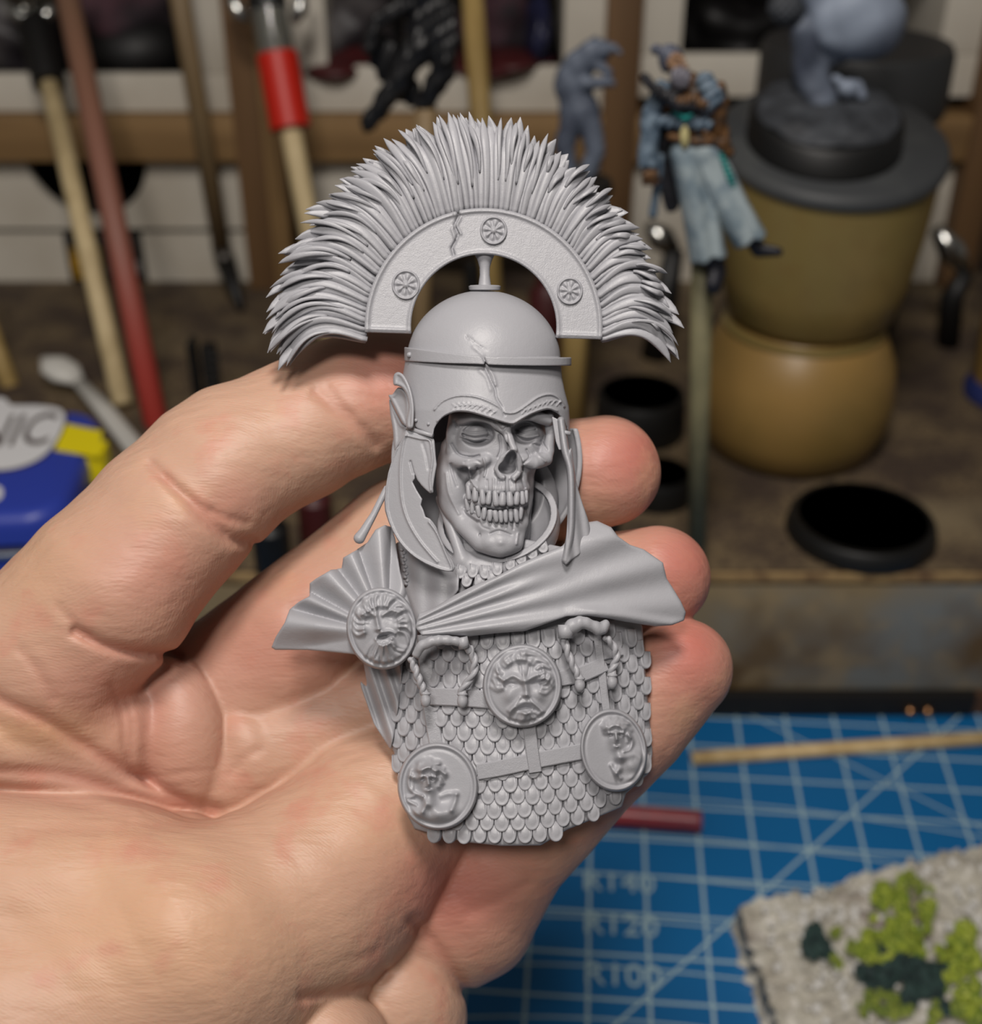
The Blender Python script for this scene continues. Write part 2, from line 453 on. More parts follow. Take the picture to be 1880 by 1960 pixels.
# ---------------------------------------------------------------- drawer rack behind
RY = 0.703
FRAME = woodmat('rack_wood', rgb(112, 86, 52), rgb(146, 116, 76), 5, (1, 1, .06))
FRAMEH = woodmat('rack_wood_rail', rgb(108, 82, 50), rgb(142, 112, 72), 5, (.06, 1, 1))
FRAMED = woodmat('rack_wood_dark', rgb(82, 58, 34), rgb(108, 80, 50), 5, (1, 1, .06))
WHITE = mat('white_card', rgb(196, 190, 178), rough=0.7, mottle=(14, rgb(178, 170, 156), .4, .7), bump=[(200, .08, .0005)])
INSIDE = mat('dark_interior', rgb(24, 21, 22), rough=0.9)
rack = thing('storage_rack', (0, RY, TOPZ), 'wooden framed storage rack with white bins behind the bench', 'rack')
def ry(px0, py0, px1, py1, y0, y1, name, m, bev=.0008, parent=rack, build=True):
    """a box whose front face spans the pixel rectangle at depth y0"""
    p = onY(px0, py0, y0); q = onY(px1, py1, y0)
    b = MB(); b.box((min(p[0], q[0]), y0, min(p[2], q[2])), (max(p[0], q[0]), y1, max(p[2], q[2])), bev)
    return b.build(name, m, parent, auto=40)
X0 = lambda px, py=250: onY(px, py, RY)[0]
ZR = lambda py: onY(940, py, RY)[2]
def rbox(x0, x1, z0, z1, y0, y1, name, m, bev=.0008, parent=rack):
    b = MB(); b.box((x0, y0, z0), (x1, y1, z1), bev); return b.build(name, m, parent, auto=40)
ztop = ZR(-420); zb = TOPZ + .0003
posts = [(455, 508, FRAMED), (508, 545, FRAME), (1150, 1214, FRAMED), (1846, 1905, FRAMED), (-420, -350, FRAME)]
for a, c, m in posts:
    rbox(X0(a), X0(c), zb, ztop, RY-.012, RY+.02, 'post', m)
for (py0, py1) in ((216, 300), (-200, -130)):
    rbox(X0(-420), X0(2300), ZR(py1), ZR(py0), RY-.010 if py0 > 0 else RY-.01, RY+.02, 'rail', FRAMEH)
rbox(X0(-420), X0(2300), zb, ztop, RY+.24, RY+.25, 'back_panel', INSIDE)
rbox(X0(-420), X0(2300), ztop, ztop+.01, RY-.012, RY+.25, 'top_board', FRAMEH)
# white bins: each a thing; open ones show a lip, side walls and a dark inside
def bin_(xl, xr, yt, lip0, lip1, label, wl=.004, stuffc=None):
    """open bin: outer px x from xl..xr at the rack face, front lip rows lip0..lip1, open above to row yt"""
    x0, x1 = X0(xl), X0(xr); z0, z1, z2 = ZR(lip1), ZR(lip0), ZR(yt)
    t = thing('storage_bin', ((x0+x1)/2, RY, z0), label, 'bin', 'white storage bins in the rack')
    ww = wl
    b = MB(); b.box((x0, RY, z0), (x1, RY+.006, z1), .0008); b.build('front_lip', WHITE, t, auto=40)
    for xa, xb in ((x0, x0+ww), (x1-ww, x1)):
        b = MB(); b.box((xa, RY+.0002, z1+.0002), (xb, RY+.20, z2), .0005); b.build('side_wall', WHITE, t, auto=40)
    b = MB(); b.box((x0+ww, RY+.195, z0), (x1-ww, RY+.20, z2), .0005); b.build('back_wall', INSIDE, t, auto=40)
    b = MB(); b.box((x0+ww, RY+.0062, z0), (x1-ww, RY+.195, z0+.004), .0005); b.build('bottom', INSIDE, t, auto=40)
    return t, x0, x1, z0, z1
bin_(-330, 455, -190, 142, 214, 'white open bin on the upper shelf, left of the red-taped stick', .022)
bin_(560, 1150, -190, 128, 214, 'white open bin on the upper shelf, behind the black crouching miniature', .022)
bin_(1216, 1846, -190, 104, 186, 'white open bin on the upper shelf, behind the painted figure', .022)
# drawer with a half-round grip on the lower row
def drawer(xl, xr, r0, r1, hole, label):
    x0, x1, z1, z0 = X0(xl), X0(xr), ZR(r0), ZR(r1)
    pts = [(x0, z1), (x0, z0), (x1, z0), (x1, z1)]
    if hole:
        cx, hr = X0(hole[0]), hole[1]
        arc = [(cx + hr*math.cos(a), z1 - hr*math.sin(a)) for a in np.linspace(0, math.pi, 24)]
        pts += arc
    bm = bmesh.new(); vs = [bm.verts.new((x, RY+.002, z)) for x, z in pts]; fc = bm.faces.new(vs)
    r = bmesh.ops.extrude_face_region(bm, geom=[fc]); bmesh.ops.translate(bm, verts=[g for g in r['geom'] if isinstance(g, bmesh.types.BMVert)], vec=(0, .005, 0))
    bmesh.ops.triangulate(bm, faces=bm.faces[:]); bmesh.ops.recalc_face_normals(bm, faces=bm.faces[:]); bm.verts.index_update()
    t = mk('drawer_front', [v.co[:] for v in bm.verts], [[v.index for v in f.verts] for f in bm.faces], WHITE, rack, smooth=False); bm.free(); t['label'] = label
    for xa, xb in ((x0, x0+.004), (x1-.004, x1)):
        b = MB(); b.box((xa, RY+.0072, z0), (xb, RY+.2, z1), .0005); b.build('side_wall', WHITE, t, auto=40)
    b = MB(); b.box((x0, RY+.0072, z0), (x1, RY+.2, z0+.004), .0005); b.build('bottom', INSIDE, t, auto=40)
    return t
drawer(-330, 455, 303, 440, (152, .034), 'white drawer front with a dark half-round grip, lower left of the rack')
drawer(-330, 80, 450, 545, None, 'small white drawer beside the yellow label, at the foot of the rack')
drawer(238, 455, 450, 545, None, 'small white drawer right of the yellow label, at the foot of the rack')
drawer(560, 1150, 303, 440, (860, .030), 'white drawer in the lower row behind the crest')
drawer(1216, 1846, 303, 545, (1530, .030), 'white drawer in the lower row behind the khaki pots')
BINB = mat('black_card', rgb(30, 28, 26), rough=.6)
YEL = mat('yellow_label', rgb(196, 148, 26), rough=.6, mottle=(130, rgb(120, 92, 30), .45, .6))
t = thing('labelled_box', (X0(150), RY, zb), 'black box with a yellow label between the small white drawers', 'box')
b = MB(); b.box((X0(82), RY, zb), (X0(236), RY+.15, ZR(450)), .001); b.build('box_body', BINB, t, auto=40)
b = MB(); b.box((X0(90), RY-.0006, ZR(532)), (X0(152), RY-.0001, ZR(474)), .0002); b.build('label', YEL, t, auto=40)
GREYP = mat('grey_card', rgb(140, 138, 136), rough=.7)
b = MB(); b.box((X0(168), RY-.0006, ZR(524)), (X0(228), RY-.0001, ZR(500)), .0002); b.build('label', GREYP, t, auto=40)

# things inside the open bins
CL1 = mat('purple_cloth', rgb(70, 44, 52), rough=.85, mottle=(30, rgb(30, 22, 28), .4, .6), bump=[(120, .5, .003)])
CL2 = mat('black_plastic_lump', rgb(13, 12, 13), rough=.55, bump=[(90, .3, .002)])
CL3 = mat('grey_plastic', rgb(74, 70, 70), rough=.5, mottle=(25, rgb(40, 36, 40), .4, .6), bump=[(60, .3, .003)])
CL4 = mat('dark_red_plastic', rgb(66, 22, 24), rough=.5)
CL5 = mat('navy_plastic', rgb(34, 36, 62), rough=.4)
def lump(name, px, py, w, h, m, label, cat, seed, y=RY+.05, jag=.22, dome=False):
    """irregular bundle resting in a bin"""
    c = onY(px, py, y); s = y*1.0/FPX*1.05; rx, rz = w*s/2, h*s/2
    rnd = np.random.RandomState(seed); k = rnd.rand(6, 3)*6.28; a = rnd.randn(6, 3)*2.2
    V = []; F = []; n, m_ = 28, 18
    for i in range(m_+1):
        th = math.pi*i/m_
        for j in range(n):
            ph = 2*math.pi*j/n
            d = np.array([math.sin(th)*math.cos(ph), math.sin(th)*math.sin(ph), math.cos(th)])
            r = 1 + (0 if dome else jag*sum(math.sin(a[q]@d*1.5+k[q, 0]) for q in range(6))/3)
            V.append((c[0]+d[0]*rx*r, c[1]+d[1]*.03*r, c[2]+max(d[2]*r, -.75)*rz))
    for i in range(m_):
        for j in range(n): F.append((i*n+j, i*n+(j+1) % n, (i+1)*n+(j+1) % n, (i+1)*n+j))
    o = mk(name, V, F, m, None, flip=True); tag(o, label, cat); return o
lump('rolled_cloth', 250, 20, 240, 110, CL1, 'crumpled purplish bundle in the left bin behind the sticks', 'cloth', 3)
lump('black_lump', 262, 92, 190, 132, CL2, 'domed black lump resting in the left white bin', 'container', 5, y=RY+.04, dome=True)
lump('grey_bundle', 20, 70, 220, 160, CL3, 'grey plastic bundle at the far left of the left bin', 'bundle', 7)
lump('grey_bundle', 660, 40, 180, 150, CL3, 'grey streaked packet in the middle bin behind the red tape', 'packet', 9)
lump('red_wrapper', 640, 118, 150, 50, CL4, 'dark red wrapper at the bottom of the middle bin', 'wrapper', 11, y=RY+.03)
lump('purple_bundle', 960, 40, 150, 130, CL1, 'purple and red bundle in the middle bin, right of the black miniature', 'bundle', 13)
lump('navy_tube', 1030, 70, 44, 130, CL5, 'navy plastic piece at the right edge of the middle bin', 'container', 15, y=RY+.03)
lump('red_wrapper', 950, 116, 200, 40, CL4, 'dark red wrapper below the purple bundle in the middle bin', 'wrapper', 17, y=RY+.02)
lump('black_lump', 1400, 60, 190, 130, CL2, 'black bag filling the right bin behind the painted figure', 'bag', 19)
# ================================================================== sticks and clips
PALE = woodmat('pale_dowel', rgb(176, 156, 116), rgb(204, 184, 142), 10, (1, 1, .05))
def gradmat(name, stops):
    m = bpy.data.materials.new(name); m.use_nodes = True; nt = m.node_tree; b = nt.nodes['Principled BSDF']; b.inputs['Roughness'].default_value = .55
    tc = nt.nodes.new('ShaderNodeTexCoord'); sp = nt.nodes.new('ShaderNodeSeparateXYZ'); r = nt.nodes.new('ShaderNodeValToRGB')
    nt.links.new(tc.outputs['Generated'], sp.inputs[0]); nt.links.new(sp.outputs['Z'], r.inputs['Fac']); nt.links.new(r.outputs['Color'], b.inputs['Base Color'])
    e = r.color_ramp.elements; e[0].position, e[0].color = stops[0]; e[1].position, e[1].color = stops[-1]
    for p_, c_ in stops[1:-1]: q_ = e.new(p_); q_.color = c_
    return m
PINK = gradmat('stained_dowel', [(0, rgb(168, 52, 44)), (.16, rgb(160, 58, 50)), (.42, rgb(132, 82, 68)), (1, rgb(122, 94, 74))])
PINK0 = woodmat('brown_stain', rgb(116, 84, 72), rgb(150, 110, 94), 10, (1, 1, .05))
BRN = woodmat('brown_dowel', rgb(104, 86, 60), rgb(134, 112, 80), 10, (1, 1, .05))
OCH = woodmat('ochre_dowel', rgb(140, 116, 66), rgb(166, 140, 86), 10, (1, 1, .05))
BLK = mat('black_rubber', rgb(14, 13, 13), rough=.5)
STEEL = mat('steel', rgb(190, 190, 186), rough=.22, metal=1)
REDT = mat('red_tape', rgb(186, 30, 12), rough=.45, bump=[(300, .15, .0004)])
CLEAR = mat('clear_tube', rgb(210, 214, 214), rough=.08, trans=.92)
def stick(px0, py0, d0, px1, py1, d1, r, m, label, cat='stick', name='wooden_stick'):
    """from the upper point (pixel, camera depth) to the lower one"""
    p, q = P(px0, py0, d0), P(px1, py1, d1)
    if p[1] > .672: p = onY(px0, py0, .672)                    # keeps clear of the rack
    t = thing(name, q, label, cat)
    b = MB(); b.tube([p, (p+q)/2, q], r, 16); b.build('shaft', m, t, smooth=True)
    return t, p, q
def dz(px, py, z=TOPZ):                              # depth at which pixel meets the shelf top
    v = (980-py)/FPX; return (z-CAM[2])/(FW[2]+v*UP[2])
# clip stick (pale) with black sleeve and crocodile clip
d = dz(238, 790)
t, p, q = stick(92, 150, d*1.12, 236, 775, d, .0050, PALE, 'pale wooden stick with a black clip sleeve, second from the left edge', name='clip_stick')
ax = (p-q)/np.linalg.norm(p-q)
b = MB(); b.tube([p-ax*.004, p+ax*.030, p+ax*.036], [.0085, .0095, .008], 16); b.build('clip_sleeve', BLK, t, auto=40)
b = MB(); b.box((-.010, -.002, 0), (.010, .002, .002), .0005)
def croc(t, p, ax, s=1.0):
    """crocodile clip: two jaws and a spring"""
    p = Vector(p); ax = Vector(ax).normalized(); sd = Vector((1, 0, 0)); fr = ax.cross(sd).normalized()
    for sg in (-1, 1):
        b = MB(); b.tube([p, p+ax*.008*s+sd*sg*.009*s, p+ax*.022*s+sd*sg*.010*s, p+ax*.040*s+sd*sg*.003*s], [.003*s, .0045*s, .004*s, .002*s], 10)
        b.build('jaw', STEEL, t, smooth=True)
    b = MB(); b.tube([p+ax*.012*s-fr*.006*s, p+ax*.012*s+fr*.006*s], .0052*s, 12); b.build('spring', STEEL, t, auto=40)
croc(t, p+ax*.034, ax, 1.0)
d = dz(300, 810)
stick(118, -60, d*1.16, 303, 830, d, .0058, PINK, 'long brown stick stained pink towards its foot, leaning left')
d = dz(0, 735)
stick(-60, 520, d*1.03, 22, 745, d*1.0, .0045, OCH, 'short yellowish stick at the left edge above the blue tin')
# dark tipped brush
d = dz(455, 600)
t, p, q = stick(318, -160, d*1.2, 425, 480, d*1.03, .0052, BRN, 'thin brown brush handle leaning left with a dark tip', name='paint_brush', cat='brush')
r_ = P(462, 592, d); ax = (r_-q)/np.linalg.norm(r_-q)
b = MB(); b.tube([q-ax*.004, q+ax*.012], [.0054, .0058], 16); b.build('ferrule', mat('dark_metal', rgb(70, 66, 62), rough=.4, metal=.8), t, smooth=True)
b = MB(); b.tube([q+ax*.010, q+(r_-q)*.5, r_], [.0056, .0050, .002], 14); b.build('bristles', BLK, t, smooth=True)
# red-taped stick with clear tube and clip
d = dz(640, 690)
pt, pb = onY(505, -30, .668), P(640, 690, d)
t = thing('taped_stick', pb, 'pale stick wrapped in a band of red tape inside a clear tube', 'stick')
ax = (pt-pb)/np.linalg.norm(pt-pb)
b = MB(); b.tube([pb, pt], .0056, 16); b.build('shaft', PALE, t, smooth=True)
def along(py): 
    # point on the axis at the row py
    lo_, hi_ = 0.0, 1.0
    for _ in range(30):
        m_ = (lo_+hi_)/2; x = pb+(pt-pb)*m_; r = x-CAM; row = 980-FPX*(r@UP)/(r@FW)
        if row > py: lo_ = m_
        else: hi_ = m_
    return pb+(pt-pb)*lo_
ta, tb_ = along(246), along(104)
b = MB(); b.tube([ta, tb_], .0104, 24); b.build('red_tape', REDT, t, auto=40)
tc_ = along(-20)
b = MB(); b.tube([tb_, tc_], .0090, 24, cap=False); b.tube([tc_, tb_], .0082, 24, cap=False); b.build('clear_tube', CLEAR, t, smooth=True)
b = MB(); b.tube([along(18), along(-60)], .0098, 20); b.build('tube_collar', BLK, t, auto=40)
for sg in (-1, 1):
    c = along(20)+RT*sg*.0155
    b = MB(); b.tube([c-ax*.006-RT*sg*.004, c, c+ax*.012+RT*sg*.003], [.002, .0042, .003], 12); b.build('clip_jaw', STEEL, t, smooth=True)
# upright stick behind the crest
d = dz(925, 690)
stick(900, -80, d*1.2, 950, 690, d, .0055, OCH, 'upright ochre stick behind the middle of the crest')
# stick under the painted figure is built with it

# ================================================================== black upright clip by the finger
d = dz(400, 780)
pb = onZ(405, 800, TOPZ)
t = thing('black_clip', pb, 'small black ribbed clip standing upright behind the index finger', 'clip')
for i, (x0, x1) in enumerate(((368, 384), (384, 430))):
    b = MB(); a = onY(x0, 655+i*4, pb[1]); c = onY(x1, 800, pb[1])
    b.box((a[0], pb[1]-.004, pb[2]), (c[0], pb[1]+.004, a[2]), .0012); b.build('side' if i == 0 else 'body', BLK, t, auto=40)
for k in range(5):
    a = onY(408, 682+k*16, pb[1]-.004); b = MB(); b.box((a[0]-.003, a[1]-.001, a[2]-.0012), (a[0]+.003, a[1]+.0005, a[2]+.0012), .0004); b.build('rib', mat('black_rib', rgb(34, 34, 34), rough=.4) if k == 0 else bpy.data.materials['black_rib'], t, auto=40)
# white plastic spoons/sprues behind the tin
WP = mat('white_plastic', rgb(196, 194, 188), rough=.4)
p = [onZ(x, y, TOPZ+z) for x, y, z in ((105, 700, .012), (150, 730, .008), (205, 790, .005), (262, 862, .003), (300, 905, .003))]
t = thing('plastic_spoon', p[0], 'white plastic spoon lying behind the blue tin', 'spoon')
b = MB(); b.tube(p[1:], [.0035, .0045, .005, .005], 12, sq=.45); b.build('handle', WP, t, smooth=True)
b = MB(); b.tube([p[0]+(p[0]-p[1])*.5, p[0], (p[0]+p[1])/2, p[1]], [.002, .0085, .0085, .0035], 16, sq=.5); b.build('bowl', WP, t, smooth=True)

# ================================================================== blue tin
BLU = mat('blue_paint', rgb(44, 62, 158), rough=.38, bump=[(40, .05, .001)])
tin = thing('mint_tin', onZ(60, 1060, TOPZ), 'blue rounded tin with a yellow stripe and white lettered badge, at the left edge', 'tin')
# lid top plane: corners measured on a plane 6 cm above the bench, the front standing before the platform
def roundbox(x0, x1, y0, y1, z0, z1, r, bev, M):
    pr = []
    for cx, cy, a0 in ((x1-r, y1-r, 0), (x0+r, y1-r, 90), (x0+r, y0+r, 180), (x1-r, y0+r, 270)):
        for k in range(9):
            a = math.radians(a0+k*90/8); pr.append((cx, cy, math.cos(a), math.sin(a)))
    lv = [(z0, r-bev), (z0+bev*.5, r), (z1-bev, r)] + [(z1-bev+bev*math.sin(a), r-bev+bev*math.cos(a)) for a in (.4, .8, 1.2, math.pi/2)]
    V = []; F = []; n = len(pr)
    for z, rr in lv:
        for cx, cy, c, s in pr: V.append((M @ Vector((cx+c*rr, cy+s*rr, z)))[:])
    for i in range(len(lv)-1):
        for k in range(n): F.append((i*n+k, i*n+(k+1) % n, (i+1)*n+(k+1) % n, (i+1)*n+k))
    F.append(tuple(reversed(range(n)))); F.append(tuple(range((len(lv)-1)*n, len(lv)*n)))
    b = MB(); b.add(V, F); return b
tz = .083
cr = onZ(208, 790, tz+.016); fr_ = onZ(150, 985, tz+.016)
TM = Matrix.Translation(Vector((cr[0], fr_[1]+.006, TOPZ+.0003))) @ Matrix.Rotation(math.radians(5), 4, 'Z')
dep = cr[1]-fr_[1]-.002
# stand for the tin so it reaches the mat
roundbox(-.125, .002, -.004, dep, 0, .0095, .014, .002, TM).build('tin_body', BLU, tin, auto=50)
roundbox(-.127, .004, -.006, dep+.002, .0118, .0277, .016, .006, TM).build('tin_lid', BLU, tin, auto=50)
roundbox(-.1278, .0048, -.0068, dep+.0028, .0093, .0119, .0165, .0010, TM).build('rim', mat('tin_rim', rgb(190, 192, 200), rough=.25, metal=.9), tin, auto=50)
YS = mat('yellow_paint', rgb(226, 208, 20), rough=.45)
def onlid(px, py, dz_=.0004):
    return onZ(px, py, tz+.016+dz_)
def lidpoly(name, pts, m, h=.0003, dz_=0.0001):
    p = [onlid(x, y, dz_) for x, y in pts]; n = len(p)
    V = [tuple(q) for q in p]+[(q[0], q[1], q[2]+h) for q in p]
    F = [tuple(range(n, 2*n))]+[(i, (i+1) % n, (i+1) % n+n, i+n) for i in range(n)]
    b = MB(); b.add(V, F); return b.build(name, m, tin)
lidpoly('yellow_stripe', [(126, 812), (196, 826), (190, 876), (104, 862)], YS)
b = MB(); a, c = onlid(193, 834), onlid(185, 874)
bw = MB(); bw.box((a[0]-.003, (a[1]+c[1])/2-.006, a[2]-.0155), (a[0]+.0042, (a[1]+c[1])/2+.006, a[2]-.0003), .0015); bw.build('stripe_side', YS, tin, auto=40)
DK = mat('badge_border', rgb(60, 44, 40), rough=.5); WH = mat('badge_white', rgb(214, 214, 216), rough=.35)
bp = spl([(-60, 772), (-20, 762), (10, 764), (22, 776), (70, 777), (112, 783), (124, 800), (112, 836), (84, 872), (40, 893), (-10, 900), (-60, 896)], 4, True)
cx_, cy_ = 30, 830
lidpoly('badge_border', [(cx_+(x-cx_)*1.05, cy_+(y-cy_)*1.06) for x, y in bp], DK, .0003, .0001)
lidpoly('badge', bp, WH, .0003, .0005)
q = onlid(33, 832, .0009)
o = words('lettering', 'NIC', .030, Matrix.Translation(Vector(onlid(28, 826, .0010))) @ Matrix.Rotation(math.radians(6), 4, 'Z') @ Matrix.Diagonal((.62, 1.35, 1, 1)), DK, tin, align='CENTER')
lidpoly('white_dot', spl([(-14, 930), (2, 934), (6, 945), (0, 956), (-14, 958)], 4, True), WH, .0003, .0001)

from mathutils import noise as mathutils_noise
# ================================================================== khaki pots and what stands on them
KH = mat('khaki_pot', rgb(122, 106, 62), rough=.32, mottle=[(18, rgb(134, 112, 66), .45, .7), (120, rgb(120, 100, 58), .5, .8)], bump=[(60, .08, .001)])
KH2 = mat('ochre_pot', rgb(142, 112, 62), rough=.4, mottle=[(14, rgb(120, 98, 54), .4, .65)], bump=[(70, .08, .001)])
PY = 0.506
TLT = math.radians(13)
def zy(py, y=PY): return onY(1530, py, y)[2]
def xw(px, py, y=PY): return onY(px, py, y)[0]
pc = np.array([(xw(1330, 780)+xw(1700, 780))/2, PY, TOPZ])
R1 = (xw(1700, 780)-xw(1330, 780))/2
z1 = onY(1540, 662, PY-.70*.045)[2]
t = thing('paint_pot', pc, 'lower rounded ochre paint pot standing on the platform', 'pot')
h = z1-TOPZ
b = MB(); b.lathe([(0, 0), (R1*.74, 0), (R1*.86, h*.06), (R1*.97, h*.25), (R1, h*.48), (R1*.95, h*.70), (R1*.84, h*.88), (R1*.72, h*.985), (0, h*.985)], pc, 64)
b.build('body', KH2, t, auto=50)
b = MB(); b.lathe([(R1*.76, h*.93), (R1*.80, h*.94), (R1*.80, h*.965), (R1*.74, h*.975)], pc, 64); b.build('rim', KH, t, auto=50)
p2 = np.array([(xw(1360, 500)+xw(1762, 500))/2, PY, z1]); R2 = (xw(1762, 420)-xw(1356, 420))/2
z2 = onY(1565, 392, PY-R2)[2]+R2*math.tan(TLT); h2 = z2-z1
def slope(b, z0):
    """the top of the stack slants towards the front"""
    b.v = [(x, y, z+(y-PY)*math.tan(TLT)*min(max((z-z1)/(z0-z1), 0), 1)) for x, y, z in b.v]; return b
t = thing('paint_pot', p2, 'upper tapered khaki paint pot stacked on the ochre one', 'pot')
b = MB(); b.lathe([(0, 0), (R2*.70, 0), (R2*.80, h2*.06), (R2*.90, h2*.3), (R2*.96, h2*.6), (R2, h2*.97), (0, h2*.97)], p2, 64); slope(b, z1+h2*.97).build('body', KH, t, auto=50)
LIDM = mat('dark_grey_lid', rgb(56, 58, 60), rough=.55, mottle=(40, rgb(70, 72, 72), .45, .7), bump=[(300, .1, .0004)])
b = MB(); b.lathe([(R2*.98, h2*.97), (R2*1.04, h2*.975), (R2*1.05, h2*.99), (R2*1.04, h2*1.03), (R2*1.0, h2*1.05), (0, h2*1.05)], p2, 64); slope(b, z1+h2*.97).build('lid', LIDM, t, auto=50)
ztop2 = z1+h2*1.05
# round black base with grey primed miniature
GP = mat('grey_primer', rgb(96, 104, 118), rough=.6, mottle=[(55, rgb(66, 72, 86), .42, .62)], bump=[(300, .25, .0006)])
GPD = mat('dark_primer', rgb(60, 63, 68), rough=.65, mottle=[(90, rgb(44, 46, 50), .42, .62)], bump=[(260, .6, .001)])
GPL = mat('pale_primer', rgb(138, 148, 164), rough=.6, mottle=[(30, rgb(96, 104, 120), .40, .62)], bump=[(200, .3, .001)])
BB = mat('black_base', rgb(15, 15, 15), rough=.5)
RB = (xw(1712, 300, PY-.01)-xw(1422, 300, PY-.01))/2; bc = np.array([xw(1566, 300), PY-.005, ztop2+.0004])
t = thing('primed_monster', bc, 'large grey primed miniature on a round black base on top of the khaki pot', 'miniature')
def tilted(b):
    b.v = [(x, y, z+(y-bc[1])*math.tan(TLT)) for x, y, z in b.v]; return b
b = MB(); b.lathe([(0, 0), (RB*1.02, 0), (RB*1.0, .009), (RB*.95, .0105), (0, .0105)], bc-np.array([0, 0, .0005]), 64); tilted(b).build('round_base', BB, t, auto=50)
b = MB(); pr = [(RB*.94*math.cos(a), .0100+.007*math.sin(a)) for a in np.linspace(0, math.pi/2, 16)]; pr[-1] = (0, pr[-1][1]); b.lathe(pr, bc, 72)
b.v = [(x, y, z+.0022*mathutils_noise.noise(Vector((x*160, y*160, 3)))+.0012*mathutils_noise.noise(Vector((x*420, y*420, 7)))) for x, y, z in b.v]
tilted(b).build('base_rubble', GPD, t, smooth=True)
mU = mapU(PY)
def mf(p):
    d = cap(p, (1590, 250, 20), (1560, 150, 10), 36, 30)            # leg / trunk
    d = smin(d, cap(p, (1545, 160, 10), (1550, 60, 15), 26, 40), 14)
    d = smin(d, cap(p, (1625, 250, 30), (1580, 215, 40), 22, 26), 12)
    d = smin(d, cap(p, (1545, 250, 40), (1600, 245, 60), 14, 20), 10)
    d = smin(d, cap(p, (1570, 110, 0), (1640, 60, 0), 30, 44), 14)
    return d + 2.4*np.sin(p[:, 0]*.12+1)*np.sin(p[:, 1]*.08)
carve('lower_body', mf, (1490, -40, -80), (1700, 300, 110), 4, GP, t, mU)
def mf2(p):
    d = ell(p, (1652, 34, 20), (84, 84, 60)); d = smin(d, ell(p, (1600, -40, 0), (60, 70, 60)), 20)
    d = smin(d, cap(p, (1590, 70, 30), (1560, -20, 20), 30, 36), 14)
    d = smin(d, cap(p, (1640, 165, 40), (1652, 185, 50), 14, 10), 5)
    return d + 3*np.sin(p[:, 0]*.05+p[:, 1]*.03)*np.sin(p[:, 1]*.04)
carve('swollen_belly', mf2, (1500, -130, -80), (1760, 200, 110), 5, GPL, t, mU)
def mf3(p):
    d = ell(p, (1505, 18, 40), (36, 34, 30))
    return d + 3.0*np.sin(p[:, 0]*.4)*np.sin(p[:, 1]*.37)*np.sin(p[:, 2]*.4)
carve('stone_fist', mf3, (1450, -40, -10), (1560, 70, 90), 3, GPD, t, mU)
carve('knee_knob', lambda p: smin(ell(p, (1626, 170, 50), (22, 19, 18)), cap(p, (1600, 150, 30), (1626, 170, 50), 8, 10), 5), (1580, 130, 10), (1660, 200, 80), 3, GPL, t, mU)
# black jar behind
by = .60
q = onY(1625, 330, by); s = by/FPX*1.0
zz = onY(1625, 330, by)[2]; zt = onY(1625, 80, by)[2]; rr = (xw(1800, 200, by)-xw(1450, 200, by))/2; cx_ = (xw(1800, 200, by)+xw(1450, 200, by))/2
t = thing('black_jar', (cx_, by, TOPZ), 'tall black plastic jar with wide lid behind the khaki pots', 'jar')
b = MB(); b.lathe([(0, 0), (rr*.86, 0), (rr*.9, .004), (rr*.9, zt-TOPZ-.03), (0, zt-TOPZ-.03)], (cx_, by, TOPZ), 48); b.build('body', mat('black_plastic', rgb(20, 20, 20), rough=.5), t, auto=50)
b = MB(); b.lathe([(0, zt-TOPZ-.03), (rr, zt-TOPZ-.03), (rr*1.02, zt-TOPZ-.026), (rr*1.02, zt-TOPZ-.004), (rr*.98, zt-TOPZ), (0, zt-TOPZ)], (cx_, by, TOPZ), 48); b.build('lid', mat('charcoal_lid', rgb(44, 45, 46), rough=.5), t, auto=50)

# round black bases lying on the platform
def disc(cx, cy, rx, label, hgt=.008, z=TOPZ, name='round_base', m=BB):
    c = onZ(cx, cy, z+hgt); r = abs(onZ(cx+rx, cy, z+hgt)[0]-c[0])
    t = thing(name, (c[0], c[1], z), label, 'base')
    b = MB(); b.lathe([(0, 0), (r*.98, 0), (r, .0015), (r*.96, hgt-.0012), (r*.93, hgt), (0, hgt)], (c[0], c[1], z+.0002), 64); b.build('disc', m, t, auto=50)
    b = MB(); b.lathe([(r*.90, hgt), (r*.90, hgt+.0004), (r*.86, hgt+.0004), (r*.86, hgt)], (c[0], c[1], z+.0002), 64); b.build('raised_rim', m, t, auto=50)
disc(1652, 990, 143, 'round black miniature base lying at the platform edge right of the little finger')
disc(1228, 752, 88, 'round black base lying on the platform behind the crest, beside the dowel', .02)
disc(1262, 905, 66, 'small black disc between the middle fingertip and the ochre pot', .012)
# things at the right edge
q = onZ(1930, 760, TOPZ)
t = thing('wooden_pot', q, 'light brown turned pot cut off by the right edge', 'pot')
r = abs(onY(1930, 600, q[1])[0]-onY(1850, 600, q[1])[0]); hh = onY(1900, 400, q[1])[2]-TOPZ
b = MB(); b.lathe([(0, 0), (r*.8, 0), (r*.95, hh*.1), (r, hh*.5), (r*.93, hh*.95), (r*.85, hh), (0, hh)], q, 48); b.build('body', KH2, t, auto=50)
b = MB(); b.lathe([(r*.9, -.0), (r*1.08, .001), (r*1.1, .006), (r*.95, .010)], q, 48); b.build('blue_foot', mat('navy_foot', rgb(36, 46, 96), rough=.5), t, auto=50)
q = onZ(1815, 660, TOPZ)
t = thing('steel_tool', q, 'shiny steel tool head standing at the right behind the pots', 'tool')
a = onY(1795, 440, q[1]); c = onY(1850, 520, q[1])
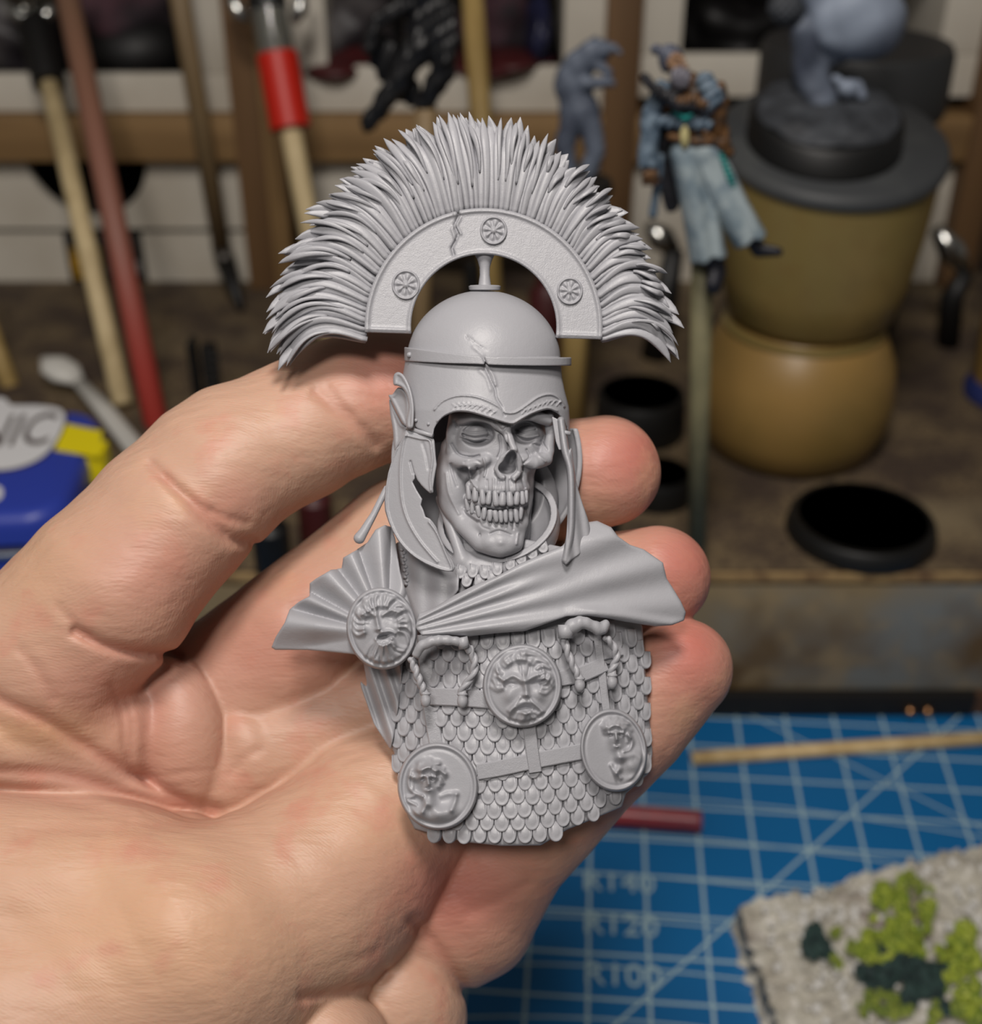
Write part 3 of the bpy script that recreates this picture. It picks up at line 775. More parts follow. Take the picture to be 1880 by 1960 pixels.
b = MB(); b.tube([a, (a+c)/2, c], [.004, .007, .003], 14); b.build('steel_blade', STEEL, t, smooth=True)
b = MB(); b.tube([c, onY(1822, 570, q[1]), q], [.004, .006, .006], 12); b.build('dark_grip', BLK, t, smooth=True)
a = onY(1240, 430, .60); c = onY(1290, 480, .60)
q = np.array([onY(1270, 480, .60)[0], .60, TOPZ]); t = thing('steel_tool', q, 'dark steel clamp behind the painted figure', 'tool')
b = MB(); b.tube([a, (a+c)/2, c], [.003, .007, .004], 12); b.build('steel_blade', STEEL, t, smooth=True)
b = MB(); b.tube([c, q], [.005, .008], 12); b.build('dark_grip', BLK, t, smooth=True)
# dark jars glimpsed between bust and fingers
def jar(px0, px1, pyt, pyb, m, label, name='paint_bottle', capm=None):
    q = onZ((px0+px1)/2, pyb, TOPZ); r = abs(onY(px1, pyb, q[1])[0]-onY(px0, pyb, q[1])[0])/2; hh = onY(px0, pyt, q[1])[2]-TOPZ
    t = thing(name, q, label, 'bottle')
    b = MB(); b.lathe([(0, 0), (r*.95, 0), (r, .001), (r, hh*.62), (r*.6, hh*.7), (0, hh*.7)], q, 32); b.build('body', m, t, auto=40)
    b = MB(); b.lathe([(r*.62, hh*.70), (r*.62, hh*.97), (r*.55, hh), (0, hh)], q, 32); b.build('bottle_cap', capm or BLK, t, auto=40)
jar(575, 640, 905, 1035, CL4, 'small dark red paint bottle seen between index and middle finger', capm=mat('blue_grey_cap', rgb(64, 84, 104), rough=.5))
jar(490, 560, 960, 1090, BLK, 'black paint bottle seen between index and middle finger')
jar(1010, 1080, 470, 700, CL4, 'dark red bottle seen through the arch of the crest', capm=CL4)
jar(880, 930, 500, 700, CL3, 'grey bottle seen through the arch of the crest')
jar(1100, 1180, 900, 1120, BLK, 'black bottle behind the right cheek guard')

# ================================================================== black leaning miniature (upper middle)
KY = .50
mK = mapU(KY)
BM = mat('black_primer', rgb(21, 21, 23), rough=.45, bump=[(260, .35, .0006)])
q0 = onY(790, 620, KY); bz = np.array([q0[0], KY, TOPZ])
t = thing('black_miniature', bz, 'black primed miniature stooping on a dowel behind the crest', 'miniature')
def kf(p):
    d = ell(p, (818, 40, 0), (46, 74, 34), 10)
    d = smin(d, ell(p, (790, -30, 8), (44, 46, 34)), 14)
    d = smin(d, chain(p, [(845, 70, 5, 30), (848, 140, 10, 24), (810, 200, 5, 18)]), 12)
    d = smin(d, chain(p, [(800, 90, 12, 30), (760, 160, 20, 24), (705, 236, 24, 17)]), 12)
    d = smin(d, chain(p, [(775, 10, 20, 20), (722, 40, 34, 14), (704, 92, 40, 12)]), 8)
    d = smin(d, chain(p, [(850, 10, 10, 20), (868, 80, 20, 15), (852, 120, 30, 12)]), 8)
    return d + 2.2*np.sin(p[:, 0]*.14+p[:, 1]*.09)*np.sin(p[:, 1]*.12) + 1.2*np.sin(p[:, 0]*.33)
carve('body', kf, (660, -110, -60), (910, 270, 90), 4, BM, t, mK)
def kf2(p):
    d = ell(p, (752, 130, -10), (34, 84, 14), -32)
    return d + 2.5*np.sin(p[:, 0]*.22+p[:, 1]*.1)
carve('cloak', kf2, (690, 30, -40), (830, 240, 30), 4, BM, t, mK)
b = MB(); a = onY(815, 205, KY); b.tube([a, bz], .0045, 12); b.build('dowel', BRN, t, smooth=True)
# grey hunched miniature
GY = .50; mG = mapU(GY)
q0 = onY(1105, 600, GY); bz = np.array([q0[0], GY, TOPZ])
t = thing('grey_miniature', bz, 'grey primed hunched beast miniature left of the painted figure', 'miniature')
def hf(p):
    d = ell(p, (1098, 160, 0), (38, 46, 34)); d = smin(d, ell(p, (1110, 215, 0), (40, 46, 34)), 12)
    d = smin(d, chain(p, [(1108, 126, 6, 30), (1135, 100, 14, 26), (1150, 96, 20, 22)]), 10)       # neck and head
    d = smin(d, chain(p, [(1150, 92, 22, 16), (1172, 92, 26, 10), (1186, 100, 28, 5)]), 6)          # snout
    d = smin(d, chain(p, [(1140, 120, 22, 12), (1165, 140, 28, 9), (1158, 162, 30, 7)]), 5)          # jaw, arm
    d = smin(d, chain(p, [(1125, 160, 26, 15), (1152, 158, 36, 10), (1172, 160, 36, 7)]), 6)
    d = smin(d, chain(p, [(1092, 240, 6, 22), (1080, 280, 8, 19), (1090, 330, 8, 16)]), 8)
    d = smin(d, chain(p, [(1130, 240, 6, 22), (1140, 290, 8, 19), (1126, 330, 8, 16)]), 8)
    d = smin(d, cap(p, (1125, 85, 0), (1140, 70, 0), 8, 3), 4)
    return d + 1.5*np.sin(p[:, 0]*.2+p[:, 1]*.12)*np.sin(p[:, 1]*.2)
carve('body', hf, (1040, 50, -60), (1200, 360, 80), 3.5, GP, t, mG)
b = MB(); b.lathe([(0, 0), (.014, 0), (.0135, .004), (0, .004)], onY(1108, 346, GY)-np.array([0, 0, .004]), 32); b.build('round_base', BB, t, auto=50)
b = MB(); b.tube([onY(1108, 348, GY), bz], .006, 12); b.build('dowel', OCH, t, smooth=True)

# ================================================================== painted robed figure on its dowel
FYY = 0.374; mF = mapU(FYY)
q0 = onZ(1334, 1082, TOPZ)
fig = thing('painted_figure', q0, 'painted miniature of a bearded robed swordsman with folded arm, on a dowel', 'miniature')
pm = lambda n, c, c2, s=700, r=.5: mat(n, c, rough=r, mottle=(s, c2, .42, .62), bump=[(900, .2, .0003)])
TR = pm('paint_trousers', rgb(150, 162, 166), rgb(110, 126, 136), 150)
CO = pm('paint_coat', rgb(108, 124, 138), rgb(64, 80, 96), 350)
LE = pm('paint_leather', rgb(98, 68, 38), rgb(48, 36, 28), 420)
BK = pm('paint_black', rgb(26, 25, 28), rgb(40, 40, 44), 500)
SKN = pm('paint_skin', rgb(156, 124, 96), rgb(112, 84, 64), 500)
HA = pm('paint_hair', rgb(96, 100, 112), rgb(66, 70, 84), 900)
TE = pm('paint_teal', rgb(24, 128, 122), rgb(16, 90, 92), 500, .4)
BO = pm('paint_boot', rgb(34, 34, 42), rgb(24, 24, 30), 400)
def folds(p, A, *ang):
    h = 0
    for (x, y, a, f, ph) in ang:
        u = (p[:, 0]-x)*math.cos(math.radians(a)) + (p[:, 1]-y)*math.sin(math.radians(a)); h = h + A*np.sin(u*f+ph)
    return h
def trous(p):
    hip = ell(p, (1338, 290, 0), (52, 34, 30))
    l = cap(p, (1318, 300, 4), (1352, 478, 8), 33, 40); l = smax(l, -(472 - p[:, 1] - (p[:, 0]-1350)*.25)*-1, 6)
    r = chain(p, [(1352, 300, 0, 34), (1398, 400, 6, 36), (1440, 452, 4, 38)])
    # cut the hems
    hl = (p[:, 1]-499) + (p[:, 0]-1360)*.28; hr = (p[:, 1]-468) + (p[:, 0]-1430)*.40
    l = smax(cap(p, (1316, 300, 4), (1356, 500, 8), 33, 37), hl*.95, 5); r = smax(chain(p, [(1352, 300, 0, 34), (1402, 400, 6, 34), (1448, 476, 4, 36)]), hr*.92, 5)
    d = smin(smin(l, r, 6), hip, 14)
    ul = p[:, 0]-1318-(p[:, 1]-300)*.19; ur = p[:, 0]-1352-(p[:, 1]-300)*.5; gl = 3.4*np.sin(ul*.13+1.2*np.sin(ul*.05+p[:, 1]*.012)); gr = 3.4*np.sin(ur*.14+1+1.2*np.sin(ur*.06+p[:, 1]*.010))
    return d + np.where(p[:, 0]-1335-(p[:, 1]-300)*.33 < 0, gl, gr)*np.clip((p[:, 1]-285)/40, 0, 1)
carve('trousers', trous, (1270, 240, -60), (1500, 520, 70), 2.5, TR, fig, mF)
def boots(p):
    a = chain(p, [(1432, 440, 0, 18), (1452, 478, 0, 15), (1490, 482, 14, 9)]); b = chain(p, [(1366, 480, 0, 20), (1372, 520, 0, 19), (1366, 548, 16, 16)])
    return np.minimum(a, b)
carve('boots', boots, (1330, 420, -40), (1510, 575, 50), 3, BO, fig, mF)
def coat(p):
    d = ell(p, (1322, 216, -6), (56, 80, 32), -8)
    d = smin(d, chain(p, [(1372, 175, 8, 22), (1376, 250, 0, 18), (1392, 290, 0, 13)]), 8)
    return d + folds(p, 1.8, (0, 0, 20, .3, 0))
carve('jacket', coat, (1250, 120, -50), (1430, 320, 40), 2.5, LE, fig, mF)
def slv(p):
    d = chain(p, [(1268, 170, 4, 18), (1246, 220, 12, 19), (1240, 318, 18, 20)])
    return smax(d, p[:, 1]-322, 4) + folds(p, 1.2, (0, 0, 25, .30, 0))
carve('sleeve', slv, (1210, 140, -30), (1300, 340, 50), 2.5, CO, fig, mF)
def slv2(p):
    d = chain(p, [(1350, 156, 14, 20), (1366, 184, 20, 21), (1352, 205, 30, 17)])
    return d + folds(p, 1.6, (0, 0, 60, .35, 0))
carve('glove', lambda p: smin(chain(p, [(1330, 200, 40, 11), (1300, 204, 48, 12), (1276, 186, 48, 11), (1262, 168, 44, 9)]), ell(p, (1318, 204, 44), (30, 11, 10)), 6)+1.2*np.sin(p[:, 0]*.5), (1240, 150, 15), (1360, 235, 72), 2, BK, fig, mF)
carve('sleeve', slv2, (1320, 125, -20), (1400, 240, 65), 2.5, CO, fig, mF)
def fore(p):
    return chain(p, [(1350, 204, 36, 14), (1320, 192, 44, 12), (1296, 196, 46, 12)]) + 1.2*np.sin(p[:, 0]*.7)
carve('bracer', fore, (1270, 165, 10), (1375, 230, 70), 2, LE, fig, mF)
def hand2(p):
    d = ell(p, (1244, 336, 20), (17, 17, 13))
    for k in range(4): d = smin(d, cap(p, (1234+k*8, 336, 28), (1232+k*8, 352, 24), 5, 4), 2)
    return smin(d, cap(p, (1256, 330, 26), (1262, 346, 24), 5, 4), 2)
carve('fist', hand2, (1210, 305, -10), (1280, 370, 50), 1.6, LE, fig, mF)
def hilt(p):
    d = chain(p, [(1236, 150, 40, 11), (1252, 172, 42, 9), (1280, 192, 46, 8)]); d = smin(d, ell(p, (1284, 186, 44), (20, 17, 12)), 6)
    return d + 2.0*np.sin(p[:, 0]*.6)*np.sin(p[:, 1]*.6)
carve('sword_hilt', hilt, (1215, 130, 20), (1310, 215, 65), 2, BK, fig, mF)
def tail(p):
    return smax(ell(p, (1276, 300, -26), (26, 110, 12), -6), 0*p[:, 0]-99, 2) + folds(p, 2, (0, 0, 0, .25, 0))
carve('coat_lining', tail, (1235, 180, -50), (1320, 410, -5), 3, BK, fig, mF)
def tail2(p):
    return cap(p, (1266, 300, -14), (1250, 410, -12), 7, 9)
carve('coat_tail', tail2, (1235, 285, -30), (1285, 430, 5), 2.5, CO, fig, mF)
def sash(p):
    return cap(p, (1264, 232, 22), (1352, 238, 26), 14, 13) + folds(p, 2.0, (0, 0, 35, .4, 0))
carve('sash', sash, (1240, 205, 0), (1375, 262, 50), 2, CO, fig, mF)
def belt(p):
    d = chain(p, [(1284, 262, 24, 8), (1330, 272, 34, 8), (1388, 272, 20, 9)]); d = smin(d, chain(p, [(1350, 255, 30, 6), (1380, 280, 26, 7), (1394, 294, 16, 8)]), 2)
    return d + .8*np.sin(p[:, 0]*.9)
carve('belt', belt, (1265, 235, 5), (1415, 310, 55), 2, LE, fig, mF)
carve('buckle', lambda p: ell(p, (1311, 262, 42), (9, 22, 6)), (1295, 235, 30), (1330, 290, 55), 1.6, pm('paint_bone', rgb(190, 180, 130), rgb(150, 140, 96)), fig, mF)
def teal(p):
    d = chain(p, [(1380, 296, 26, 5), (1390, 320, 30, 6), (1398, 340, 30, 7), (1404, 356, 28, 5)])
    return d + 1.2*np.sin(p[:, 1]*.7)
carve('tassel', teal, (1365, 280, 10), (1420, 370, 50), 1.8, TE, fig, mF)
carve('teal_sash', lambda p: chain(p, [(1292, 216, 40, 5), (1312, 228, 44, 6), (1322, 222, 44, 5)])+1.2*np.sin(p[:, 0]*.8), (1275, 200, 25), (1340, 245, 60), 1.8, TE, fig, mF)
# head
def head(p):
    d = ell(p, (1292, 120, 16), (19, 24, 20), -16)
    d = smin(d, cap(p, (1304, 118, 32), (1313, 128, 37), 4.5, 5.5), 3)      # nose
    d = smin(d, cap(p, (1292, 109, 34), (1310, 112, 33), 4, 3), 3)          # brow
    d = smin(d, cap(p, (1296, 130, 32), (1308, 134, 31), 5, 4), 3)
    d = smax(d, -ell(p, (1297, 117, 38), (5, 3, 4)), 2)
    return smin(d, cap(p, (1295, 140, 0), (1300, 160, 0), 14, 16), 4)
carve('head', head, (1260, 85, -20), (1335, 180, 55), 1.5, SKN, fig, mF)
def hair(p):
    d = smax(ell(p, (1284, 110, 6), (24, 27, 24), -16), -ell(p, (1304, 126, 34), (20, 24, 22)), 3)
    d = smin(d, ell(p, (1257, 95, 8), (12, 11, 10)), 4); d = smin(d, ell(p, (1274, 120, 10), (12, 20, 14)), 5)
    return d + .9*np.sin(p[:, 0]*.8+p[:, 1]*.5)
carve('hair', hair, (1235, 70, -25), (1330, 160, 45), 1.6, HA, fig, mF)
def beard(p):
    d = smin(ell(p, (1303, 150, 34), (20, 23, 13), -10), cap(p, (1296, 134, 34), (1316, 137, 36), 5, 5), 5)
    return d + 1.1*np.sin(p[:, 0]*.9+p[:, 1]*.2)
carve('beard', beard, (1275, 120, 10), (1335, 185, 60), 1.5, pm('paint_beard', rgb(120, 118, 126), rgb(84, 82, 92), 900), fig, mF)
b = MB(); b.tube([onY(1345, 490, FYY+.004), q0], .0035, 16); b.build('dowel', mat('grey_green_dowel', rgb(124, 118, 88), rough=.6, mottle=(60, rgb(108, 104, 78), .4, .6)), fig, smooth=True)

# ================================================================== scenic base at the lower right
CORK = mat('plaster_rock', rgb(180, 176, 164), rough=.8, mottle=[(60, rgb(158, 152, 140), .42, .62), (260, rgb(204, 200, 192), .52, .68), (38, rgb(120, 104, 102), .60, .72)], bump=[(160, .6, .0016), (900, .4, .0006)])
dz0 = .014
cA = onZ(1415, 1725, dz0); cB = onZ(1900, 1600, dz0); cA2 = onZ(1530, 2060, dz0)
dio = thing('scenic_base', ((cA[0]+cB[0])/2, cA[1]-.03, .0005), 'rough plaster terrain block with moss, lower right corner on the blue mat', 'terrain')
u = Vector(cB-cA); w = Vector(cA2-cA)
NU, NV = 110, 90
from mathutils import noise as mnoise
V = []; F = []
def dh(a, c):
    p = Vector((a*7, c*5, 1.3)); return .004*mnoise.noise(p)+.0022*mnoise.noise(p*3.1)+.0012*mnoise.noise(p*9)
for j in range(NV+1):
    for i in range(NU+1):
        a, c = i/NU, j/NV
        e = .0035*mnoise.noise(Vector((a*20, c*20, 5)))
        q = Vector(cA)+u*(a*1.0)+w*(c*1.0)
        ed = min(a, c)*8
        V.append((q.x+(e if i == 0 else 0), q.y+(e if j == 0 else 0), dz0-.003+dh(a, c)+.001*min(ed, 1)))
n = NU+1
for j in range(NV):
    for i in range(NU): F.append((j*n+i, (j+1)*n+i, (j+1)*n+i+1, j*n+i+1))
rim = [j*n for j in range(NV, -1, -1)] + list(range(1, n)) + [j*n+NU for j in range(1, NV+1)] + [NV*n+i for i in range(NU-1, 0, -1)]
nb_ = len(V)
for k in rim:
    x, y, z = V[k]; lf = (k % n == 0); V.append((x-(.0015 if lf else 0), y, .0005))
for k in range(len(rim)):
    k2 = (k+1) % len(rim); F.append((rim[k2], rim[k], nb_+k, nb_+k2))
F.append(tuple(nb_+k for k in range(len(rim))))
mk('rock_block', V, F, CORK, dio, smooth=True)
MO1 = mat('moss_bright', rgb(146, 158, 52), rough=.8, mottle=[(380, rgb(96, 118, 34), .40, .6), (600, rgb(190, 196, 96), .55, .7)]); MO2 = mat('moss_dark', rgb(44, 66, 62), rough=.8, mottle=(300, rgb(28, 44, 44), .4, .6)); MO3 = mat('moss_olive', rgb(98, 114, 46), rough=.8, mottle=(400, rgb(136, 146, 60), .45, .6))
def topz(px, py):
    q = onZ(px, py, dz0+.001); return q
def clump(name, cx, cy, rx, ry, n, m, seed, hmax=.006, size=.0017, label=None):
    rnd = random.Random(seed); b = MB(); k = 0
    while k < n:
        a = rnd.uniform(0, 6.283); r = math.sqrt(rnd.random())
        px = cx+math.cos(a)*r*rx*(1+.25*math.sin(a*3+seed)); py = cy+math.sin(a)*r*ry
        q = topz(px, py); fr = mnoise.noise(Vector((px*.03, py*.03, seed*3.7))); k += .35
        if fr < -.02+.35*(r-.5): continue
        hgt = rnd.random()*hmax*(1-r*.6)*(.6+fr*2); s = size*rnd.uniform(.45, 1.25); k += .65
        c = Vector(q)+Vector((0, 0, hgt)); bm_v = []
        t0 = rnd.uniform(0, 6.28); tl = rnd.uniform(-.8, .8)
        for e in range(5):
            an = t0+e*1.2566; bm_v.append(c+Vector((math.cos(an)*s, math.sin(an)*s, math.sin(an+tl)*s*.6+rnd.uniform(-.3, .3)*s)))
        bm_v.append(c+Vector((0, 0, s*.9))); bm_v.append(c-Vector((0, 0, s*.7)))
        b.add([v[:] for v in bm_v], [(e, (e+1) % 5, 5) for e in range(5)]+[((e+1) % 5, e, 6) for e in range(5)]); k += 1
    o = b.build(name, m, dio); o['kind'] = 'stuff'
    if label: o['label'] = label
for i, (x, y, rx, ry, n) in enumerate(((1735, 1745, 60, 62, 420), (1730, 1820, 72, 50, 420), (1830, 1840, 60, 60, 340), (1680, 1790, 36, 30, 120), (1860, 1920, 40, 50, 160))):
    clump('moss_tuft', x, y, rx, ry, n, MO1, 10+i, .007)
for i, (x, y, rx, ry, n) in enumerate(((1740, 1870, 92, 40, 420), (1565, 1810, 34, 24, 110), (1800, 1900, 70, 40, 260), (1680, 1850, 40, 24, 100))):
    clump('dark_foliage', x, y, rx, ry, n, MO2, 30+i, .005, .0022)
for i, (x, y, rx, ry, n) in enumerate(((1610, 1815, 26, 40, 90), (1700, 1920, 60, 30, 160), (1830, 1950, 60, 30, 160), (1735, 1700, 50, 26, 60))):
    clump('olive_flock', x, y, rx, ry, n, MO3, 50+i, .004, .0014)
rnd = random.Random(5); b = MB(); 
def pebble(b, c, s, rnd):
    bm = bmesh.new(); bmesh.ops.create_icosphere(bm, subdivisions=1, radius=s)
    for v in bm.verts: v.co = v.co*rnd.uniform(.7, 1.2)
    b.add([(Vector(c)+v.co)[:] for v in bm.verts], [[v.index for v in f.verts] for f in bm.faces]); bm.free()
for k in range(260):
    px = rnd.uniform(1440, 1900); py = rnd.uniform(1640, 2000)
    if (px-1415)*.27 + (py-1720) < 14 or px < 1440+(py-1725)*.38: continue
    pebble(b, topz(px, py)-np.array([0, 0, .002]), rnd.uniform(.0006, .0020), rnd)
o = b.build('grit', mat('white_grit', rgb(206, 204, 200), rough=.6), dio); o['kind'] = 'stuff'
# ================================================================== the resin bust
BM_ = Matrix.Translation(Vector(P(1000, 1600, BD))) 
Rcam = Matrix.Rotation(math.pi/2-PITCH, 4, 'X')
bust = thing('skull_bust', P(1000, 1600, BD), 'unpainted grey resin bust of a helmeted skeletal centurion, held in the hand', 'bust', rot=Rcam)
def z12(x, y, ox, oy, s): return (ox+x*s, oy+y*s)
A2 = lambda pts: [z12(x, y, 660, 640, .2766) for x, y in pts]      # measured on the head close-up
AH = lambda pts: [z12(x, y, 660, 560, .2766) for x, y in pts]
A3 = lambda pts: [z12(x, y, 500, 960, .4468) for x, y in pts]      # measured on the torso close-up
A1 = lambda pts: [z12(x, y, 480, 180, .4468) for x, y in pts]      # measured on the crest close-up
def stk(pts, w, h): return ('s', pts, w, h)

# ---- torso
def wt(p):
    x, y = p[:, 0], p[:, 1]
    return 58 - ((x-985)/255)**2*100 - ((y-1330)/300)**2*18
torso_poly = [(700, 1150), (672, 1240), (692, 1320), (720, 1380), (752, 1440), (766, 1500), (778, 1560), (792, 1588), (820, 1596), (890, 1614), (960, 1621), (1036, 1620), (1086, 1590), (1140, 1568), (1192, 1546), (1200, 1520), (1248, 1478), (1252, 1440), (1244, 1360), (1238, 1290), (1232, 1200), (1200, 1100), (1100, 1050), (960, 1020), (820, 1050)]
def torsof(p):
    d2 = poly2(p, torso_poly)
    dw = np.maximum(p[:, 2]-(wt(p)-4), -62-p[:, 2]+0*p[:, 0])
    return smax(d2+2, dw*.85, 6)
carve('torso', torsof, (660, 1000, -90), (1270, 1640, 80), 4, RES, bust)

def wn(p0):
    """surface point and frame of the torso at (px,py)"""
    p = np.array([[p0[0], p0[1], 0.0], [p0[0]+1, p0[1], 0], [p0[0], p0[1]+1, 0]], float)
    p[:, 2] = wt(p)-4; w = mapB(p)
    tx = Vector(w[1]-w[0]); ty = Vector(w[2]-w[0]); n = ty.cross(tx).normalized()
    return Vector(w[0]), tx.normalized(), ty.normalized(), n
# one armour scale, about 29 x 36 in bust units
def scale_mesh():
    L, Wd = 36.0, 13.4; prof = []
    for k in range(11):
        a = math.pi*k/10; prof.append((-Wd*math.cos(a), L-Wd*1.15+Wd*1.15*math.sin(a)))
    out = [(-Wd, 0)]+prof+[(Wd, 0)]
    def ring(s, z): return [(x*s, (y-L*.45)*s+L*.45 if y > 1 else (0 if s == 1 else 1.5), z) for x, y in out]
    rings = [ring(1.0, -4), ring(1.0, 3.2), ring(.94, 5.6), ring(.84, 6.2), ring(.74, 5.0), ring(.45, 6.6)]
    V = [v for r in rings for v in r]; n = len(out); F = []
    for i in range(len(rings)-1):
        for k in range(n):
            k2 = (k+1) % n; F.append((i*n+k, i*n+k2, (i+1)*n+k2, (i+1)*n+k))
    V.append((0, L*.5, 7.4)); c = len(V)-1; o = (len(rings)-1)*n
    for k in range(n): F.append((o+k, o+(k+1) % n, c))
    me = bpy.data.meshes.new('scale'); s = BS
    me.from_pydata([(x*s, -y*s, z*s) for x, y, z in V], [], F); me.update()
    bm = bmesh.new(); bm.from_mesh(me); bmesh.ops.recalc_face_normals(bm, faces=bm.faces[:]); bm.to_mesh(me); bm.free()
    me.polygons.foreach_set('use_smooth', np.ones(len(me.polygons), bool)); me.materials.append(RES); return me
SM = scale_mesh()
rs = random.Random(4)
keep_poly = [(720, 1230), (700, 1270), (745, 1400), (756, 1440), (770, 1510), (784, 1572), (800, 1592), (890, 1606), (960, 1613), (1034, 1612), (1086, 1582), (1140, 1560), (1188, 1538), (1198, 1512), (1244, 1470), (1248, 1400), (1238, 1290), (1230, 1190), (1000, 1200), (860, 1205), (770, 1215)]
disks = [(730, 1203, 60, 72), (1000, 1313, 68, 74), (838, 1505, 70, 74), (1175, 1436, 56, 70)]
def hidden(x, y):
    for cx, cy, rx, ry in disks:
        if ((x-cx)/rx)**2+((y-cy)/ry)**2 < .72: return True
    return False
sc_rows = []
for r in range(-1, 19):
    for c in range(-1, 22):
        x = 735 + c*28.4 + (14.2 if r % 2 else 0)
        y0 = 1196 + r*24.6
        yy = y0 + 34*math.sin((x-985)/250*1.1)*0 - (x-985)*.045 - ((x-985)/255)**2*26 + 12
        sc_rows.append((x, yy))
kp = np.array([(x, y+10, 0) for x, y in sc_rows], f32); ins = poly2(kp, keep_poly)
nsc = 0
tail_poly = [(672, 1245), (768, 1262), (762, 1340), (752, 1410), (745, 1432), (712, 1380), (690, 1310)]
tp = poly2(kp, tail_poly)
for (x, y), di, tl in zip(sc_rows, ins, tp):
    if di > (-3 if y < 1500 else -12) or hidden(x, y+14) or tl < -6 or nsc >= 296: continue
    o_, tx, ty, n = wn((x, y+14))
    yv = -ty; yv = (yv - n*yv.dot(n)).normalized(); xv = yv.cross(n).normalized()
    tilt = Matrix.Rotation(math.radians(rs.uniform(-4, 4)), 4, 'Z') @ Matrix.Rotation(math.radians(-(9+rs.uniform(-3, 3))), 4, 'X')
    M = Matrix(((xv.x, yv.x, n.x, 0), (xv.y, yv.y, n.y, 0), (xv.z, yv.z, n.z, 0), (0, 0, 0, 1)))
    M = Matrix.Translation(o_ - ty*14*BS + n*1.0*BS) @ M @ tilt @ Matrix.Scale(rs.uniform(.95, 1.06), 4)
    link('scale', SM, bust, M); nsc += 1
# small scales above the drape, under the chin
for (x, y) in [(886, 1092), (908, 1090), (930, 1092), (952, 1086), (897, 1108), (920, 1110), (975, 1076), (995, 1066), (1015, 1056), (1034, 1044), (943, 1102)]:
    M = Matrix.Translation(Vector(mapB([(x, y-10, 57-abs(x-950)*.2)])[0])) @ Rcam @ Matrix.Rotation(math.radians((x-950)*.25), 4, 'Z') @ Matrix.Rotation(-.16, 4, 'X') @ Matrix.Scale(.74, 4)
    link('scale', SM, bust, M)

# ---- straps
def strap(name, pts, w, off=7, th=6, parent=bust, holes=False):
    q = spl(pts, 6); V = []; F = []
    q2 = np.array([(x, y, 0) for x, y in q], float); ww = wt(q2)+off
    for i, (x, y) in enumerate(q):
        a, c = q[max(i-1, 0)], q[min(i+1, len(q)-1)]; d = math.hypot(c[0]-a[0], c[1]-a[1])+1e-6; nx, ny = -(c[1]-a[1])/d*w/2, (c[0]-a[0])/d*w/2
        for sx, dw in ((1, -9), (1, th*.6), (.86, th), (-.86, th), (-1, th*.6), (-1, -9)):
            V.append((x+nx*sx, y+ny*sx, ww[i]+dw))
    n = 6
    for i in range(len(q)-1):
        for k in range(n): F.append((i*n+k, i*n+(k+1) % n, (i+1)*n+(k+1) % n, (i+1)*n+k))
    F.append(tuple(range(n))); F.append(tuple((len(q)-1)*n+k for k in reversed(range(n))))
    b = MB(); b.add(V, F); return b.build(name, RESR, parent, auto=35, mapf=mapB)
strap('chest_strap', [(806, 1333), (850, 1334), (890, 1336), (940, 1340)], 34, 10)
strap('chest_strap', [(1068, 1300), (1115, 1290), (1160, 1270)], 30, 10)
strap('chest_strap', [(1150, 1250), (1174, 1244), (1190, 1240)], 30, 9)
strap('side_strap', [(812, 1215), (816, 1290), (824, 1360), (836, 1430)], 27, 7)
strap('centre_strap', [(1012, 1380), (1018, 1430), (1025, 1478)], 25, 13)
strap('belly_strap', [(914, 1478), (960, 1470), (1010, 1459), (1060, 1449), (1118, 1438)], 31, 9)
strap('side_strap', [(1140, 1190), (1150, 1270), (1162, 1370)], 16, 8)
def wsc(p): return wt(p)+20+2.5*np.sin((p[:, 0]-790)*.16)-.22*np.clip(1120-p[:, 1], 0, 99)
carve('shoulder_cloth', plate([(748, 1040), (800, 1030), (850, 1070), (880, 1088), (878, 1130), (850, 1166), (806, 1200), (770, 1190), (756, 1130)], wsc, 6, k=4), (736, 1016, -30), (892, 1210, 110), 2.4, RES, bust)
for k in range(11):
    b = MB(); b.lathe([(0, -3.5), (3.4, -2.4), (4.4, 0), (3.4, 2.4), (0, 3.5)], (771+k*.8+(2 if k % 2 else -2), 1052+k*6.6, float(wsc(np.array([[771.+k*.8, 1052+k*6.6, 0]]))[0])+8), 10, axis=(.5 if k % 2 else -.5, 1, 0)); b.build('braid_link', RES, bust, smooth=True, mapf=mapB)

